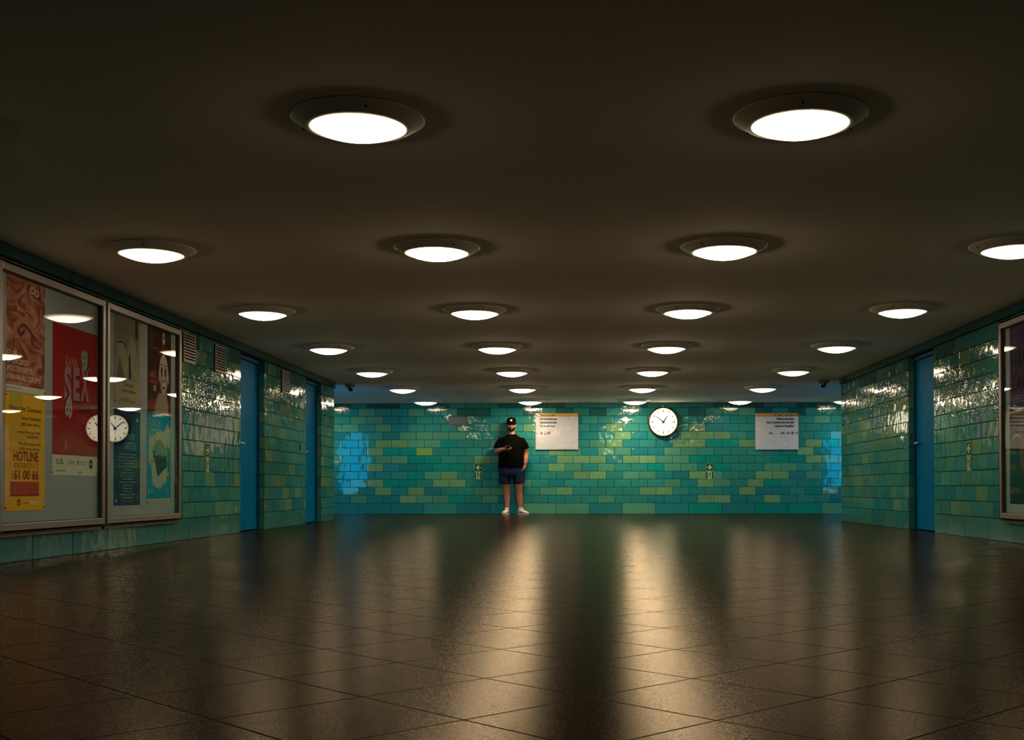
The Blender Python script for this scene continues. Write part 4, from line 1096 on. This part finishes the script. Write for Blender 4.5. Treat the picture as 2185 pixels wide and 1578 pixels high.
# shoes
M_SHOE = mat('shoe_white', (.66, .62, .56), .45, noise=(20, .06)); M_SOLE = mat('shoe_sole', (.40, .38, .35), .6); M_LACE = mat('shoe_lace', (.55, .48, .38), .7)
SEC = [(.055, .020, .060), (.045, .032, .100), (.020, .037, .108), (-.02, .039, .106), (-.055, .041, .098), (-.10, .045, .084), (-.145, .048, .068), (-.185, .047, .056), (-.215, .040, .048), (-.235, .022, .036)]
def shoe(x, rotz, side):
    M = Matrix.Translation((x, .0, 0)) @ Matrix.Rotation(rotz, 4, 'Z')
    bm = bmesh.new(); rings = []
    for y, w_, h_ in SEC:
        r = []
        for k in range(20):
            a = 2 * PI * k / 20; c, s = math.cos(a), math.sin(a)
            px_ = w_ * math.copysign(abs(c) ** .75, c) * (1 - .28 * max(0, s)); pz = .022 + (h_ - .022) * (.5 + .5 * math.copysign(abs(s) ** .8, s))
            r.append(bm.verts.new((px_, y, pz)))
        rings.append(r)
    for a, b_ in zip(rings, rings[1:]):
        for k in range(20): bm.faces.new((a[k], a[(k + 1) % 20], b_[(k + 1) % 20], b_[k]))
    bm.faces.new(rings[0]); bm.faces.new(rings[-1])
    lf = [v for v in bm.verts]; ellipsoid(bm, (0, -.052, .104), (.026, .022, .026), (-.5, 0, 0), 2)
    bmesh.ops.transform(bm, matrix=M, verts=bm.verts); sh = obj('shoe', bm, M_SHOE, man, smooth=True)
    bm = bmesh.new(); out = [(w_ * 1.06 + .002, y) for y, w_, h_ in SEC]; pts = [(a, b_) for a, b_ in out] + [(-a, b_) for a, b_ in reversed(out)]
    lo = [bm.verts.new((a, b_, .0)) for a, b_ in pts]; hi = [bm.verts.new((a * .96, b_ * .985, .024)) for a, b_ in pts]
    bm.faces.new(lo); bm.faces.new(hi)
    for k in range(len(pts)): bm.faces.new((lo[k], lo[(k + 1) % len(pts)], hi[(k + 1) % len(pts)], hi[k]))
    bmesh.ops.transform(bm, matrix=M, verts=bm.verts); obj('sole', bm, M_SOLE, sh)
    def wid(y, z):
        for (y0, w0, h0), (y1, w1, h1) in zip(SEC, SEC[1:]):
            if y1 <= y <= y0:
                t = (y0 - y) / (y0 - y1); w_ = w0 + (w1 - w0) * t; h_ = h0 + (h1 - h0) * t
                s = max(-1, min(1, 2 * (z - .022) / (h_ - .022) - 1)); s = math.copysign(abs(s) ** 1.25, s)
                return w_ * (math.sqrt(max(0, 1 - s * s)) ** .75) * (1 - .28 * max(0, s)) + .0018
        return .04
    for sd in (-1, 1):
        up_ = [(.035, .070), (.0, .055), (-.04, .045), (-.075, .044), (-.105, .060)]; dn = [(.035, .066), (.0, .044), (-.04, .033), (-.085, .031), (-.107, .056)]
        bm = bmesh.new(); va = [bm.verts.new((sd * wid(y, z), y, z)) for y, z in up_]; vb = [bm.verts.new((sd * wid(y, z), y, z)) for y, z in dn]
        for k in range(4): bm.faces.new((va[k], va[k + 1], vb[k + 1], vb[k]))
        bmesh.ops.transform(bm, matrix=M, verts=bm.verts); obj('side_mark', bm, M_CAP, sh)
    bm = bmesh.new()
    for k in range(5):
        y = -.075 - k * .019; z = .094 - k * .0072
        limb(bm, [(-.022, y, z - .006), (-.010, y - .004, z + .002), (.010, y + .004, z + .002), (.022, y, z - .006)], [.0022] * 4, 6, ends=False)
    bmesh.ops.transform(bm, matrix=M, verts=bm.verts); obj('laces', bm, M_LACE, sh, smooth=True)
    bm = bmesh.new(); limb(bm, [(0, .008, .09), (0, .006, .128)], [(.037, .040), (.038, .040)], 20, ends=False)
    bmesh.ops.transform(bm, matrix=Matrix.Translation((x, 0, 0)), verts=bm.verts); obj('sock', bm, mat('sock_white', (.6, .56, .5), .8), man, smooth=True)
shoe(-.086, math.radians(-13), -1); shoe(.170, math.radians(40), 1)
# phone in his hand
MW = Matrix((Wd, Lx, Nn)).transposed().to_4x4(); ploc = Vector((-1.383, 22.10, 0)) + hp_(.016, .030, .0175)
bm = bmesh.new(); box(bm, -.037, .037, -.076, .076, -.004, .004, bevel=.002)
ph = obj('mobile_phone', bm, mat('phone_black', (.01, .01, .012), .2)); ph.matrix_world = Matrix.Translation(ploc) @ MW
tag(ph, 'black mobile phone held flat in the hand of the man', 'phone')
bm = bmesh.new(); rect(bm, -.034, .034, -.072, .072, .0043); obj('screen', bm, mat('phone_screen', (.01, .01, .012), .05), ph)
